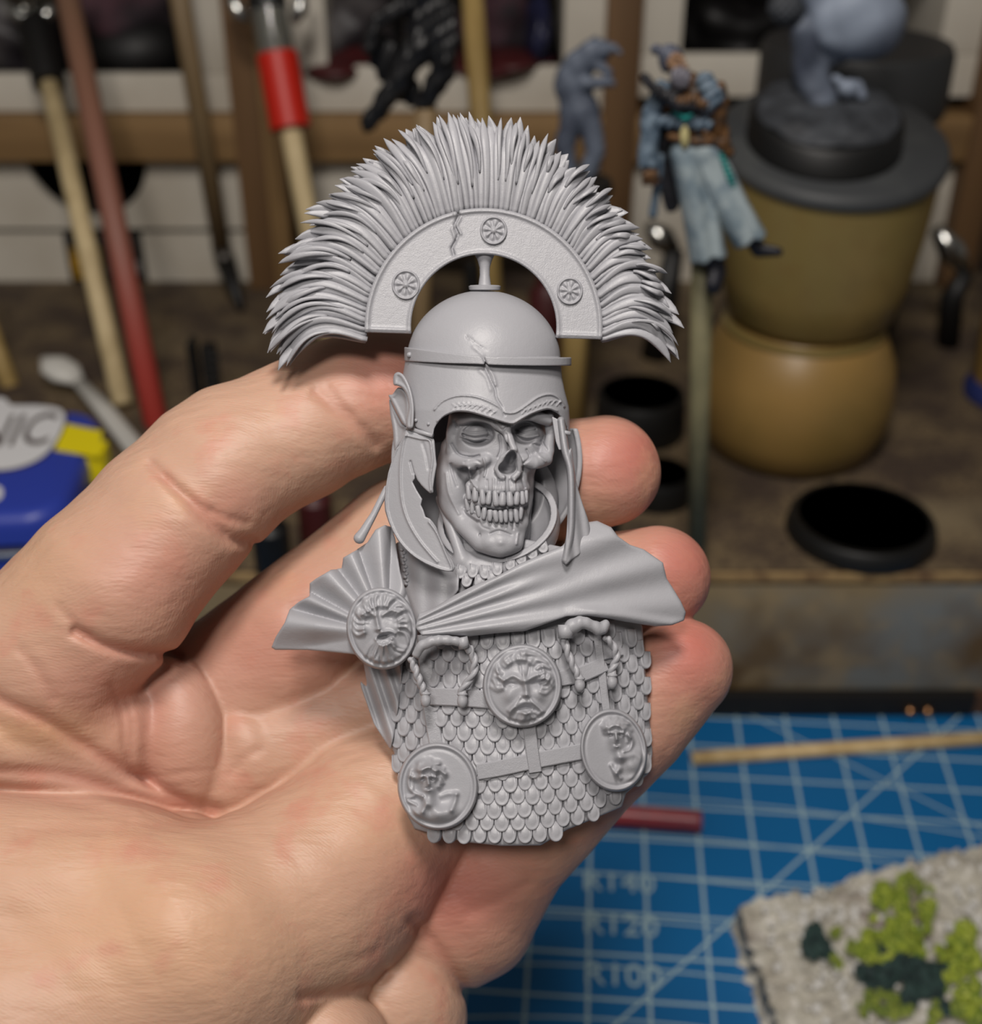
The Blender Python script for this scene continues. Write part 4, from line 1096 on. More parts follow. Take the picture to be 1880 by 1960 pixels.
# ---- medallions
def medal(name, cx, cy, rx, ry, w0, gx, gy, items, label, rot=0, rimw=.10, fn=None):
    nr, ns = 46, 150; V = []; F = []; R = np.linspace(0, 1, nr+1)[1:]
    pts = [(0, 0)]
    for r in R:
        for k in range(ns):
            a = 2*math.pi*k/ns; pts.append((r*math.cos(a), r*math.sin(a)))
    u = np.array(pts); a = math.radians(rot)
    X = cx + rx*u[:, 0]*math.cos(a)-ry*u[:, 1]*math.sin(a); Y = cy+rx*u[:, 0]*math.sin(a)+ry*u[:, 1]*math.cos(a)
    rr = np.hypot(u[:, 0], u[:, 1]); p = np.stack([X, Y, 0*X], 1).astype(f32)
    h = 1.4*relief(p, items) * np.clip((.93-rr)/.10, 0, 1)
    if fn is not None: h = h + fn(p)*np.clip((.93-rr)/.10, 0, 1)
    rim = 5.0*np.exp(-((rr-.945)/.040)**2)-2.0*np.exp(-((rr-.86)/.04)**2)
    wob = 1.2*np.sin(np.arctan2(u[:, 1], u[:, 0])*7+cx)*(rr > .9)
    wz = w0 + gx*(X-cx) + gy*(Y-cy) + h + rim - np.where(rr > .99, 5, 0)
    V = np.stack([X, Y, wz], 1).tolist(); n0 = len(V)
    F = [(0, 1+(k+1) % ns, 1+k) for k in range(ns)]
    for i in range(nr-1):
        o = 1+i*ns
        for k in range(ns): F.append((o+k, o+(k+1) % ns, o+ns+(k+1) % ns, o+ns+k))
    o = 1+(nr-1)*ns
    for dwv, sc_ in ((-10, 1.012), (-16, .98)):
        for k in range(ns):
            i = o+k; V.append((cx+(X[i]-cx)*sc_, cy+(Y[i]-cy)*sc_, w0+gx*(X[i]-cx)+gy*(Y[i]-cy)+dwv))
    for lvl in range(2):
        s0 = o if lvl == 0 else n0; s1 = n0+lvl*ns
        for k in range(ns): F.append((s0+k, s0+(k+1) % ns, s1+(k+1) % ns, s1+k))
    F.append(tuple(n0+ns+k for k in range(ns)))
    F = [tuple(reversed(q)) for q in F]
    o_ = mk(name, V, F, RES, bust, mapf=mapB); o_['label'] = label; return o_
S3 = lambda pts, w, h: ('s', spl(A3(pts), 4) if len(pts) > 2 else A3(pts), w, h)
def B3(x, y, rx, ry, a, h): X, Y = z12(x, y, 500, 960, .4468); return ('b', X, Y, rx*.4468, ry*.4468, a, h)
# shouting bearded mask with streaming hair
rm = random.Random(21)
def curls(cx, cy, r0x, r0y, r1x, r1y, a0, a1, n, h, w, bend):
    out = []
    for k in range(n):
        a = math.radians(a0+(a1-a0)*(k+.5)/n+rm.uniform(-4, 4)); bb = bend*rm.uniform(.5, 1.3)
        p0 = (cx+r0x*math.cos(a), cy+r0y*math.sin(a)); p2 = (cx+r1x*math.cos(a+bb), cy+r1y*math.sin(a+bb))
        m = (cx+(r0x+r1x)/2*math.cos(a+bb*.1), cy+(r0y+r1y)/2*math.sin(a+bb*.1))
        out.append(S3([p0, m, p2], w*rm.uniform(.8, 1.3), h*rm.uniform(.6, 1.1)))
    return out
it = [B3(518, 560, 128, 150, 0, 13), S3([(488, 455), (496, 510), (504, 545)], 4.5, 7), B3(505, 548, 20, 12, 0, 6),
      S3([(430, 484), (458, 470), (484, 488)], 4, 5), S3([(520, 486), (556, 466), (592, 476)], 4, 5),
      B3(457, 503, 22, 12, -10, -6), B3(557, 497, 24, 12, 8, -6), B3(456, 504, 10, 6, 0, 3.5), B3(557, 499, 11, 6, 0, 3.5),
      B3(440, 548, 26, 26, 0, 5), B3(582, 538, 28, 30, 0, 5), S3([(520, 560), (560, 585), (572, 620)], 4, 4),
      S3([(490, 588), (512, 562), (548, 555), (572, 566)], 3.4, 5), B3(530, 577, 34, 10, -12, -13), S3([(508, 600), (532, 594), (560, 588)], 3, 4), B3(545, 606, 30, 12, 0, 4)]
it += curls(515, 535, 78, 92, 140, 178, 160, 380, 20, 6, 3.4, .30)
it += curls(515, 520, 60, 66, 110, 120, 180, 360, 12, 3.5, 3.0, .25)
it += curls(525, 560, 40, 60, 110, 150, 30, 150, 13, 5.5, 3.2, -.16)
it += curls(528, 585, 20, 30, 70, 110, 45, 135, 7, 4, 2.8, .12)
medal('medallion', 731, 1203, 67, 78, 92, .02, -.12, it, 'oval medallion of a bearded shouting mask', rot=-8)
# stern bearded face
it = [B3(1112, 790, 118, 158, 0, 15), S3([(1122, 740), (1134, 790), (1138, 826)], 5.5, 8), B3(1132, 830, 22, 12, 0, 5),
      S3([(1038, 768), (1078, 746), (1116, 768)], 5, 6), S3([(1140, 766), (1186, 742), (1222, 762)], 5.5, 7),
      B3(1070, 786, 32, 13, -6, -6), B3(1184, 780, 34, 15, 6, -8), B3(1070, 788, 15, 8, 0, 4.5), B3(1180, 783, 15, 8, 0, 3),
      B3(1060, 832, 26, 36, 15, 4), B3(1192, 830, 34, 40, -15, 7), S3([(1150, 838), (1172, 868), (1210, 900)], 3.4, 3.5), S3([(1108, 842), (1085, 870), (1060, 895)], 3.4, 3.5),
      S3([(1068, 900), (1098, 872), (1136, 858), (1175, 870), (1200, 895)], 5.5, 5.5), S3([(1100, 893), (1136, 882), (1170, 892)], 2.6, -5), B3(1136, 905, 28, 9, 0, 4),
      S3([(1060, 690), (1100, 672), (1150, 680)], 7, 5), S3([(1108, 700), (1116, 745)], 2.6, -3), S3([(1150, 705), (1142, 748)], 2.6, -3), S3([(1112, 634), (1122, 660), (1136, 632)], 3.2, 5)]
it += curls(1112, 785, 92, 110, 140, 156, 190, 352, 13, 5, 3.6, .35)
it += curls(1112, 790, 78, 60, 126, 120, 160, 215, 5, 4.5, 3.4, .3)
it += curls(1116, 790, 88, 60, 134, 110, -30, 30, 5, 6, 4.2, -.3)
it += curls(1130, 850, 48, 56, 96, 116, 35, 150, 12, 4.5, 3.4, -.22)
it += curls(1134, 880, 14, 34, 40, 78, 50, 130, 4, 4, 3.2, .1)
medal('medallion', 1000, 1313, 75, 79, 100, -.03, -.02, it, 'centre medallion of a stern bearded face')
# bust in profile, left
it = [B3(715, 1195, 50, 62, 0, 17), B3(712, 1168, 30, 24, 0, 5), S3([(712, 1180), (718, 1210)], 3.6, 8), B3(694, 1190, 13, 8, 0, -7), B3(735, 1190, 13, 8, 0, -7),
      S3([(685, 1180), (700, 1174)], 2.6, 4), S3([(725, 1174), (745, 1180)], 2.6, 4), B3(716, 1228, 15, 6, 0, -6), B3(716, 1238, 15, 6, 0, 4),
      S3([(718, 1245), (718, 1290)], 11, 12), S3([(655, 1340), (700, 1318), (720, 1300), (760, 1325), (815, 1325)], 12, 11),
      B3(740, 1350, 90, 36, 6, 12), S3([(815, 1320), (830, 1285), (836, 1255)], 5, 6), S3([(770, 1262), (800, 1252), (836, 1252)], 5, 3),
      S3([(690, 1262), (705, 1290), (690, 1330)], 4, 5), S3([(622, 1268), (655, 1262)], 3, 5), S3([(625, 1282), (665, 1300)], 3, 6)]
it += curls(716, 1172, 34, 34, 74, 62, 150, 395, 13, 7, 4.4, .45) + curls(716, 1172, 26, 22, 46, 40, 180, 360, 6, 4, 3.6, -.3)
it += [S3([(676, 1150), (715, 1135), (752, 1152)], 6, 8), S3([(640, 1150), (632, 1200), (645, 1240), (690, 1262)], 4, 7), S3([(650, 1180), (650, 1230)], 3, 4)]
medal('medallion', 838, 1505, 76, 83, 66, .10, .0, it, 'lower medallion of a curly-haired bust with bare shoulder', rot=-6)
# bust in profile, right
it = [B3(1520, 1010, 42, 56, 0, 17), S3([(1520, 990), (1524, 1020)], 3.4, 8), B3(1500, 1002, 12, 7, 0, -7), B3(1540, 1000, 12, 7, 0, -7),
      S3([(1490, 992), (1508, 988)], 2.6, 4), S3([(1530, 988), (1550, 990)], 2.6, 4), B3(1524, 1040, 13, 5, 0, -5), B3(1524, 1050, 13, 6, 0, 4),
      S3([(1530, 1060), (1535, 1090)], 10, 11), B3(1590, 1130, 44, 50, -30, 13), S3([(1540, 1100), (1600, 1080), (1640, 1110)], 9, 9),
      B3(1530, 1150, 18, 26, 30, 12), B3(1522, 1165, 10, 14, 20, 5), S3([(1500, 1130), (1515, 1160), (1540, 1185)], 4, 6), B3(1600, 1190, 40, 26, 0, 8),
      S3([(1575, 1000), (1590, 1030), (1580, 1060), (1556, 1070)], 4, 7)]
it += curls(1520, 990, 34, 32, 66, 62, 165, 385, 10, 6.5, 4.2, .45)
it += [S3([(1482, 968), (1520, 955), (1556, 970)], 6, 8)]
medal('medallion', 1175, 1436, 63, 79, 42, -.42, 0, it, 'tilted lower medallion of a draped bust, near the edge', rot=-10)

# ---- torcs with twisted ends
def torc(arc, w, knots, label=None):
    def f(p):
        d = None
        q = spl(arc, 5)
        for a, c in zip(q[:-1], q[1:]):
            e = cap(p, a[:3], c[:3], a[3], c[3]); d = e if d is None else np.minimum(d, e)
        return d + .6*np.sin(p[:, 0]*.35)
    xs = [a[0] for a in arc]; ys = [a[1] for a in arc]
    o = carve('torc', f, (min(xs)-18, min(ys)-18, min(a[2] for a in arc)-20), (max(xs)+18, max(ys)+18, max(a[2] for a in arc)+20), 2, RES, bust)
    for kn in knots:
        q = spl([k[:3] for k in kn], 10); n = len(q)
        def g(p, q=q, n=n):
            d = None
            for s_ in (0, math.pi):
                for i in range(n-1):
                    def off(i):
                        a = i/n*math.pi*5+s_; return (q[i][0]+3.4*math.cos(a), q[i][1], q[i][2]+3.4*math.sin(a))
                    e = cap(p, off(i), off(i+1), 5.2); d = e if d is None else np.minimum(d, e)
            x, y, z = q[-1]; d = smin(d, ell(p, (x, y+6, z), (10, 13, 10)), 3)
            return smin(d, ell(p, (x, y-7, z), (10.5, 4, 10)), 1)
        xs = [a[0] for a in q]; ys = [a[1] for a in q]; zs = [a[2] for a in q]
        s = carve('twisted_end', g, (min(xs)-16, min(ys)-14, min(zs)-16), (max(xs)+16, max(ys)+24, max(zs)+16), 1.7, RES, o)
torc([(797, 1252, 96, 8), (808, 1236, 102, 10), (834, 1226, 106, 10), (864, 1226, 104, 9), (888, 1232, 98, 8), (899, 1246, 92, 7)], 90,
     [[(788, 1262, 80), (798, 1290, 84), (808, 1315, 82), (815, 1335, 80)], [(899, 1240, 88), (908, 1265, 88), (905, 1292, 86), (886, 1318, 82), (885, 1336, 80)]])
torc([(1094, 1200, 84, 15), (1112, 1192, 88, 13), (1130, 1196, 84, 11), (1148, 1204, 76, 13), (1158, 1196, 70, 10)], 80,
     [[(1078, 1212, 84), (1084, 1240, 84), (1094, 1268, 82), (1106, 1292, 80), (1110, 1306, 78)], [(1162, 1222, 60), (1176, 1240, 52), (1180, 1262, 48), (1172, 1282, 48), (1172, 1300, 48)]])
b = MB(); b.tube([(1083, 1196, 86), (1083, 1222, 86)], 15, 20); b.build('torc_cap', RES, bust, smooth=True, mapf=mapB)
b = MB(); b.tube([(884, 1220, 102), (889, 1240, 98)], 11, 16); b.build('torc_cap', RES, bust, smooth=True, mapf=mapB)

# ---- cloak
tl_out = A3([(530, 100), (490, 120), (455, 175), (400, 212), (352, 240), (345, 285), (300, 292), (235, 330), (208, 350), (207, 405), (160, 430), (122, 462), (100, 520), (62, 580), (44, 625), (60, 636), (200, 636), (300, 645), (400, 655), (470, 700), (600, 640), (650, 560), (640, 440), (610, 350), (596, 300), (585, 230), (575, 160), (560, 110)])
def wl(p):
    x, y = p[:, 0], p[:, 1]; dx, dy = x-742, y-1215
    r = np.hypot(dx, dy); th = np.degrees(np.arctan2(-dy, -dx))            # 0 = left, 90 = up
    bd = [-9, 15, 29, 53, 71, 92, 115]; h = np.zeros_like(x)
    for a, c, A in zip(bd[:-1], bd[1:], (1.1, .8, 1.1, .9, 1.0, .8)):
        f = np.clip((th-a)/(c-a), 0, 1); h = np.maximum(h, A*np.where((th > a) & (th < c), np.sin(math.pi*f**1.7)**.85, 0))
    base = 66 - np.clip((r-60)/170, 0, 1.3)*62
    return base + (h-.5)*30*np.clip((r-40)/100, 0, 1)
carve('cloak', plate(tl_out, wl, 6, k=5), (505, 990, -60), (800, 1290, 110), 2.6, RES, bust)['label'] = 'cloak flap fanned out in folds over the left shoulder'
tr_out = A3([(675, 480), (740, 455), (830, 400), (930, 350), (1010, 320), (1100, 270), (1180, 235), (1290, 190), (1340, 130), (1400, 88), (1440, 82), (1500, 110), (1530, 150), (1580, 185), (1640, 205), (1722, 262), (1738, 330), (1770, 380), (1800, 430), (1820, 475), (1812, 510), (1760, 530), (1690, 535), (1640, 528), (1560, 515), (1480, 500), (1400, 490), (1310, 492), (1230, 520), (1130, 555), (1000, 565), (890, 578), (800, 570), (690, 575), (660, 540)])
def wr(p):
    x, y = p[:, 0], p[:, 1]; dx, dy = x-720, y-1222
    th = np.degrees(np.arctan2(-dy, dx)); r = np.hypot(dx, dy)
    b = 88 - np.clip((x-900)/410, 0, 1.2)**1.7*88 + 20*np.clip(1-r/200, 0, 1)
    amp = 11*np.clip(r/160, .35, 1.2)
    h = np.zeros_like(x)
    for a, wd, k in ((3.5, 3.2, 1.1), (10.5, 2.6, .9), (17, 2.4, 1.0), (23.5, 2.6, 1.0), (31, 3.5, .7)):
        h += k*np.exp(-((th-a-2.5*np.sin(r*.006))/wd)**2)
    far = np.clip((r-250)/200, 0, 1)
    soft = 1.1*np.exp(-((th-6.5)/3.2)**2)+1.2*np.exp(-((th-14.5)/3.0)**2)+1.2*np.exp(-((th-23.5)/3.6)**2)
    lip = 8*np.exp(-((y-(1165+(x-1100)*.16))/10)**2)*np.clip((x-1080)/60, 0, 1)
    roll = -30*np.clip((-(y-1035)+0)/60, 0, 1)**1.5
    return b + amp*(h*(1-far)+soft*far) + lip + roll
carve('cloak_drape', plate(tr_out, wr, 8, k=6), (785, 985, -70), (1325, 1230, 140), 2.8, RES, bust)['label'] = 'cloak drape crossing the chest to the right shoulder'
def wtl(p):
    x, y = p[:, 0], p[:, 1]
    return wt(p)+8 + 7*np.sin((x-690-(y-1250)*.33)*.21)
carve('cloak_tail', plate([(672, 1246), (772, 1262), (766, 1330), (756, 1400), (748, 1436), (716, 1386), (692, 1318)], wtl, 7, k=4), (660, 1230, -60), (785, 1450, 90), 2.4, RES, bust)
b = MB()

# ---- collar and neck
def neckf(p):
    d = ell(p, (945, 1000, -15), (72, 110, 58))
    d = smin(d, ell(p, (950, 1085, 0), (118, 34, 56)), 16)
    d = smin(d, cap(p, (846, 955, -10), (884, 1070, 38), 12, 10), 16)
    return smin(d, cap(p, (1010, 960, 0), (985, 1060, 40), 10, 12), 14)
carve('neck', neckf, (820, 860, -90), (1085, 1130, 90), 3, RES, bust)
def collarf(p):
    pl = p[:, 1] - (985 + p[:, 2]*1.6 - (p[:, 0]-955)*.35)
    e = ell(p, (956, 1002, -8), (113, 97, 88))
    d = np.abs(e) - (3.5+3.5*np.exp(-(pl/7)**2))
    return smax(smax(d, -pl*.5, 3), -(p[:, 2]+60), 3)
carve('collar', collarf, (830, 890, -90), (1085, 1110, 95), 2.2, RES, bust)
# hood cloth behind the jaw, both sides
carve('scarf', lambda p: smax(ell(p, (948, 960, -50), (120, 120, 46)), -ell(p, (950, 930, 0), (96, 100, 70)), 6), (840, 840, -90), (1080, 1080, 50), 3, RES, bust)

# ---- skull
def skullf(p):
    d = ell(p, (950, 838, 0), (97, 92, 88))
    d = smin(d, ell(p, (962, 872, 44), (66, 62, 42)), 10)
    d = smin(d, ell(p, (958, 924, 48), (55, 42, 44)), 10)
    d = smin(d, ell(p, (958, 1000, 40), (46, 36, 40)), 10)
    # cheek bones
    d = smin(d, chain(p, [(858, 852, 8, 12), (872, 880, 42, 15), (900, 888, 72, 14), (930, 880, 84, 10)]), 7)
    d = smin(d, chain(p, [(1050, 846, 22, 12), (1044, 878, 44, 14), (1022, 886, 66, 14), (1000, 882, 80, 9)]), 7)
    d = smin(d, chain(p, [(872, 798, 50, 13), (866, 830, 42, 12), (866, 862, 40, 12)]), 6)
    d = smin(d, chain(p, [(1050, 798, 48, 11), (1054, 830, 40, 9), (1050, 862, 38, 10)]), 6)
    # brow
    d = smin(d, chain(p, [(874, 802, 56, 12), (908, 798, 84, 13), (944, 808, 95, 12), (964, 818, 96, 10)]), 6)
    d = smin(d, chain(p, [(964, 818, 96, 10), (990, 802, 92, 12), (1020, 796, 80, 12), (1048, 804, 58, 11)]), 6)
    # hollows
    d = smax(d, -ell(p, (912, 832, 92), (35, 25, 52), -4), 5)
    d = smax(d, -ell(p, (1009, 829, 88), (29, 24, 52), 6), 5)
    d = smin(d, ell(p, (868, 930, -4), (33, 82, 52), -6), 14)
    d = smax(d, -ell(p, (890, 908, 66), (15, 15, 34)), 6)
    d = smin(d, ell(p, (1006, 930, 0), (16, 70, 46), 4), 12)
    d = smax(d, -ell(p, (1024, 918, 56), (12, 20, 30)), 7)
    # eyes with folded lids
    d = smin(d, ell(p, (912, 829, 52), (24, 16, 17)), 5)
    d = smin(d, ell(p, (1009, 829, 48), (20, 15, 16)), 5)
    # nose
    d = smin(d, chain(p, [(966, 816, 96, 9), (975, 840, 104, 8.5), (984, 860, 110, 6)]), 6)
    d = smin(d, chain(p, [(984, 860, 108, 5), (962, 876, 100, 6), (952, 898, 94, 7), (960, 912, 94, 7)]), 5)
    d = smin(d, chain(p, [(984, 860, 108, 5), (994, 880, 98, 6), (996, 902, 90, 7), (984, 914, 92, 6)]), 5)
    nose = smin(ell(p, (977, 882, 106), (12, 21, 56), 20), ell(p, (972, 896, 104), (18, 13, 56)), 5)
    d = smax(d, -nose, 2.5)
    # jaw
    d = smin(d, chain(p, [(862, 960, 8, 20), (888, 1004, 32, 19), (922, 1038, 56, 19), (958, 1047, 66, 19), (984, 1040, 58, 17), (996, 1004, 40, 14), (1006, 950, 12, 12)]), 10)
    d = smin(d, ell(p, (958, 1036, 60), (40, 27, 26)), 10)
    d = smin(d, ell(p, (938, 1038, 66), (16, 15, 18)), 5); d = smin(d, ell(p, (978, 1038, 66), (15, 14, 17)), 5)
    # gum ridges that carry the teeth
    d = smin(d, chain(p, [(902, 930, 52, 11), (925, 934, 78, 12), (955, 936, 92, 12), (985, 936, 80, 12), (1003, 934, 54, 10)]), 6)
    d = smin(d, chain(p, [(906, 1000, 44, 11), (928, 1008, 64, 12), (958, 1012, 72, 12), (984, 1008, 62, 12), (998, 1000, 44, 10)]), 12)
    d = smin(d, chain(p, [(900, 953, 40, 11), (922, 960, 68, 12), (956, 964, 82, 13), (988, 964, 70, 12), (1002, 960, 44, 10)]), 4)
    d = smin(d, chain(p, [(902, 978, 38, 11), (922, 988, 64, 12), (956, 992, 76, 13), (986, 990, 64, 12), (998, 984, 42, 10)]), 4)
    h = relief(p, skull_marks)*np.clip((p[:, 2]-10)/30, 0, 1)
    return d - h
S2 = lambda pts, w, h: ('s', spl(A2(pts), 4) if len(pts) > 2 else A2(pts), w, h)
def B2(x, y, rx, ry, a, h): X, Y = z12(x, y, 660, 640, .2766); return ('b', X, Y, rx*.2766, ry*.2766, a, h)
skull_marks = [S2([(810, 640), (900, 612), (1000, 632), (1022, 690)], 2.4, -2.0), S2([(835, 672), (900, 680), (990, 668)], 1.8, -1.6), S2([(815, 692), (900, 715), (1000, 700)], 2.0, -1.8),
   S2([(800, 722), (890, 752), (990, 738)], 2.4, -1.8), S2([(820, 680), (890, 698), (985, 684)], 2.2, 1.6), S2([(810, 706), (895, 735), (995, 718)], 2.2, 1.8), B2(915, 645, 50, 20, 0, 2.5),
   S2([(1180, 660), (1240, 680), (1320, 660)], 1.8, -2.6), S2([(1190, 690), (1260, 715), (1340, 700)], 2.0, 2.4),
   S2([(1070, 700), (1080, 790), (1060, 850)], 2.2, -3.0), S2([(1120, 690), (1135, 790)], 2.0, -2.0), S2([(1160, 640), (1165, 680)], 2.0, -2.0),
   S2([(1040, 610), (1090, 660), (1130, 630)], 2.4, -2.6), S2([(1030, 580), (1080, 620)], 2.4, 2.0),
   S2([(740, 760), (790, 830), (870, 850), (930, 840)], 2.6, -3.4), S2([(830, 885), (890, 868), (935, 885)], 2.6, -2), S2([(915, 920), (935, 960), (920, 1010)], 3.4, -3),
   S2([(860, 930), (870, 1000), (900, 1050)], 2.6, 3.0), B2(900, 960, 24, 30, 0, -2), S2([(960, 860), (975, 930), (965, 980)], 2.4, 3.4),
   S2([(1240, 890), (1280, 850), (1260, 800)], 2.4, -3.2), S2([(1290, 760), (1330, 820), (1390, 880)], 2.6, 2.4), S2([(1360, 740), (1400, 800)], 2.4, -2.6),
   S2([(1230, 920), (1225, 1000), (1245, 1060)], 2.4, -3), S2([(1350, 770), (1310, 760)], 2.2, -3),
   S2([(985, 1010), (990, 1080)], 2.2, -2.4), S2([(1065, 1000), (1060, 1080)], 2.2, -2.4), S2([(1140, 1010), (1145, 1090)], 2.2, -2.4), S2([(1030, 1000), (1028, 1080)], 2.4, 2.6), S2([(1105, 990), (1105, 1080)], 2.4, 2.6), S2([(1175, 1010), (1180, 1080)], 2.4, 2.6),
   S2([(870, 1030), (850, 1080)], 2.4, -3), S2([(910, 1060), (905, 1090)], 2.0, 2.6),
   S2([(930, 1290), (950, 1330), (1000, 1350)], 2.2, -1.2), S2([(1020, 1300), (1040, 1330)], 2.0, -2), S2([(1100, 1300), (1110, 1340)], 2.0, -2), S2([(1170, 1300), (1165, 1350)], 2.0, -2),
   B2(935, 1390, 10, 16, 0, -3.5), B2(1080, 1440, 34, 26, 0, 3), S2([(1010, 1380), (1070, 1360), (1150, 1390)], 2.6, -2.4), S2([(820, 1200), (870, 1250), (950, 1300)], 3.4, 1.8),
   S2([(850, 1150), (860, 1200), (900, 1230)], 2.4, 2.6), S2([(1200, 1380), (1190, 1450)], 2.4, 2), B2(780, 570, 40, 30, 0, 2), S2([(760, 600), (775, 640)], 2.4, -3),
   S2([(735, 900), (745, 960), (775, 1050)], 2.6, -2.6), S2([(700, 960), (720, 1100), (790, 1240)], 3, 2.4)]
skull = carve('skull', skullf, (835, 780, -100), (1070, 1080, 130), 1.35, RES, bust)
def tooth(x, y, w, rx, ry, rot, up):
    V = []; F = []; n, m_ = 10, 8
    for i in range(m_+1):
        t = i/m_; th = math.pi*t
        yy = -math.cos(th); rt_ = (yy+1)/2 if up else (1-yy)/2; sx = math.sin(th)**.38*(.74+.28*rt_)
        for j in range(n):
            a = 2*math.pi*j/n; X = sx*rx*math.cos(a); Z = sx*rx*1.1*math.sin(a); Y = yy*ry
            c, s = math.cos(rot), math.sin(rot); V.append((x+X*c-Y*s, y+X*s+Y*c, w+Z))
    for i in range(m_):
        for j in range(n): F.append((i*n+j, i*n+(j+1) % n, (i+1)*n+(j+1) % n, (i+1)*n+j))
    mk('tooth', V, F, RES, skull, mapf=mapB, flip=True)
rt = random.Random(8)
def wtooth(x, lo): return (104 if not lo else 96) - ((x-957)/58)**2*40
for x, y, rx in ((897, 943, 5.5), (910, 947, 7), (924, 951, 6.6), (936, 953, 6), (949, 954, 7), (962, 955, 7.6), (976, 955, 7), (989, 955, 6.6), (1000, 953, 5.6), (1007, 950, 4.5)):
    tooth(x, y+rt.uniform(-1, 1), wtooth(x, False)-3+rt.uniform(-1.2, 1.2), rx*1.16*rt.uniform(.9, 1.05), 15*rt.uniform(.85, 1.06), rt.uniform(-.14, .14), True)
for x, y, rx in ((895, 966, 5), (905, 973, 5.6), (916, 979, 5.6), (927, 983, 5.6), (938, 986, 5.8), (949, 987, 5.6), (959, 988, 5.2), (968, 988, 5.0), (978, 987, 5.4), (988, 986, 5.4), (997, 983, 5)):
    tooth(x, y+rt.uniform(-1, 1), wtooth(x, True)-3+rt.uniform(-1.2, 1.2), rx*1.16*rt.uniform(.9, 1.05), 13.4*rt.uniform(.85, 1.06), rt.uniform(-.16, .16), False)
# ---- helmet
HC = (928, 0)
def hw(p):                                                     # front of the helmet
    x = p[:, 0]; return 112*np.sqrt(np.clip(1-((x-925)/166)**2, 0, 1))
bowl_c = (926, 690, 0)
def bowlf(p):
    o = ell(p, bowl_c, (147, 134, 118))
    d = smax(o, p[:, 1]-690, 2)
    crack = relief(p, [('s', [(898, 645), (908, 655), (918, 662), (932, 670)], 1.6, 1.6), ('s', [(893, 643), (897, 650)], 1.8, 2.2), ('s', [(906, 664), (916, 672), (925, 680)], 3, -1.5)])*(p[:, 2] > 0)
    return d + crack
carve('helmet_bowl', bowlf, (772, 545, -130), (1082, 700, 130), 2.6, RES, bust)
# ridge band round the helmet
def bandf(p):
    t = (p[:, 0]-777)/316
    y = 678 + 14*t + 5*np.sin(np.clip(t, 0, 1)*math.pi)
    r = np.sqrt(((p[:, 0]-934)/160)**2 + (p[:, 2]/134)**2)
    d = (np.abs(r-.955)-.045)*140
    dy = np.abs(p[:, 1]-y) - (8.0+5.5*np.clip(1-t*2.4, 0, 1))
    d = smax(d, dy, 1.5)
    d = smax(d, -(p[:, 2]-(-25)), 3)
    notch = relief(p, [('s', [(918, 676), (925, 684), (931, 698)], 2.2, 5), ('s', [(932, 679), (950, 682)], 2, 2.5)])
    return d + notch
carve('helmet_ridge', bandf, (765, 655, -45), (1102, 716, 142), 1.8, RES, bust)
b = MB(); b.tube([(784, 679, 30), (784, 679, 52)], 5, 12); b.build('ridge_rivet', RES, bust, smooth=True, mapf=mapB)
brow_pts = [(440, 110), (400, 180), (370, 250), (385, 300), (430, 360), (460, 440), (478, 560), (470, 620), (500, 650), (590, 690), (612, 700), (622, 650), (650, 605), (690, 568), (760, 540), (830, 538), (900, 550), (1030, 590), (1100, 612), (1170, 626), (1230, 590), (1300, 552), (1400, 522), (1450, 535), (1490, 565), (1525, 620), (1545, 690), (1562, 680), (1560, 600), (1552, 500), (1530, 420), (1520, 380), (1505, 300), (1495, 190), (1480, 110), (1480, 60), (440, 60)]
bi = brow_pts.index((612, 700)); bj = brow_pts.index((1170, 626)); bk = brow_pts.index((1545, 690))
brow = A2(brow_pts[:bi]) + spl(A2(brow_pts[bi:bj+1]), 5) + spl(A2(brow_pts[bj:bk+1]), 5)[1:] + A2(brow_pts[bk+1:])
helm_marks = [S2([(620, 520), (680, 460), (780, 425), (900, 430), (1000, 465), (1080, 510), (1110, 540), (1180, 540), (1260, 490), (1340, 435), (1420, 415), (1480, 440), (1520, 500)], 2.0, 3.0),
    S2([(640, 600), (690, 555), (760, 527), (830, 524), (900, 537), (1030, 577), (1100, 600), (1165, 612), (1230, 576), (1300, 540), (1400, 508), (1470, 530)], 2.0, 2.6),
    S2([(965, 220), (990, 270), (1010, 320), (1040, 380), (1050, 440), (1085, 500), (1105, 560)], 2.0, -3.2), S2([(1000, 240), (1030, 290), (1045, 350)], 3.0, 2.6), S2([(940, 250), (985, 300), (1010, 380)], 4.5, 1.8)]
for k in range(9):
    x = 740+k*34; y = 488+((k-2.5)**2)*1.6; helm_marks.append(S2([(x, y+22), (x+22, y+4), (x+34, y-2)], 1.3, 1.8)); helm_marks.append(S2([(x+4, y-16), (x+26, y+2)], 1.2, 1.5))
for k in range(8):
    x = 1230+k*34; y = 540-k*13+max(0, k-4)**2*4; helm_marks.append(S2([(x, y+8), (x+22, y-16), (x+34, y-20)], 1.3, 1.8)); helm_marks.append(S2([(x+4, y-22), (x+26, y-14)], 1.2, 1.5))
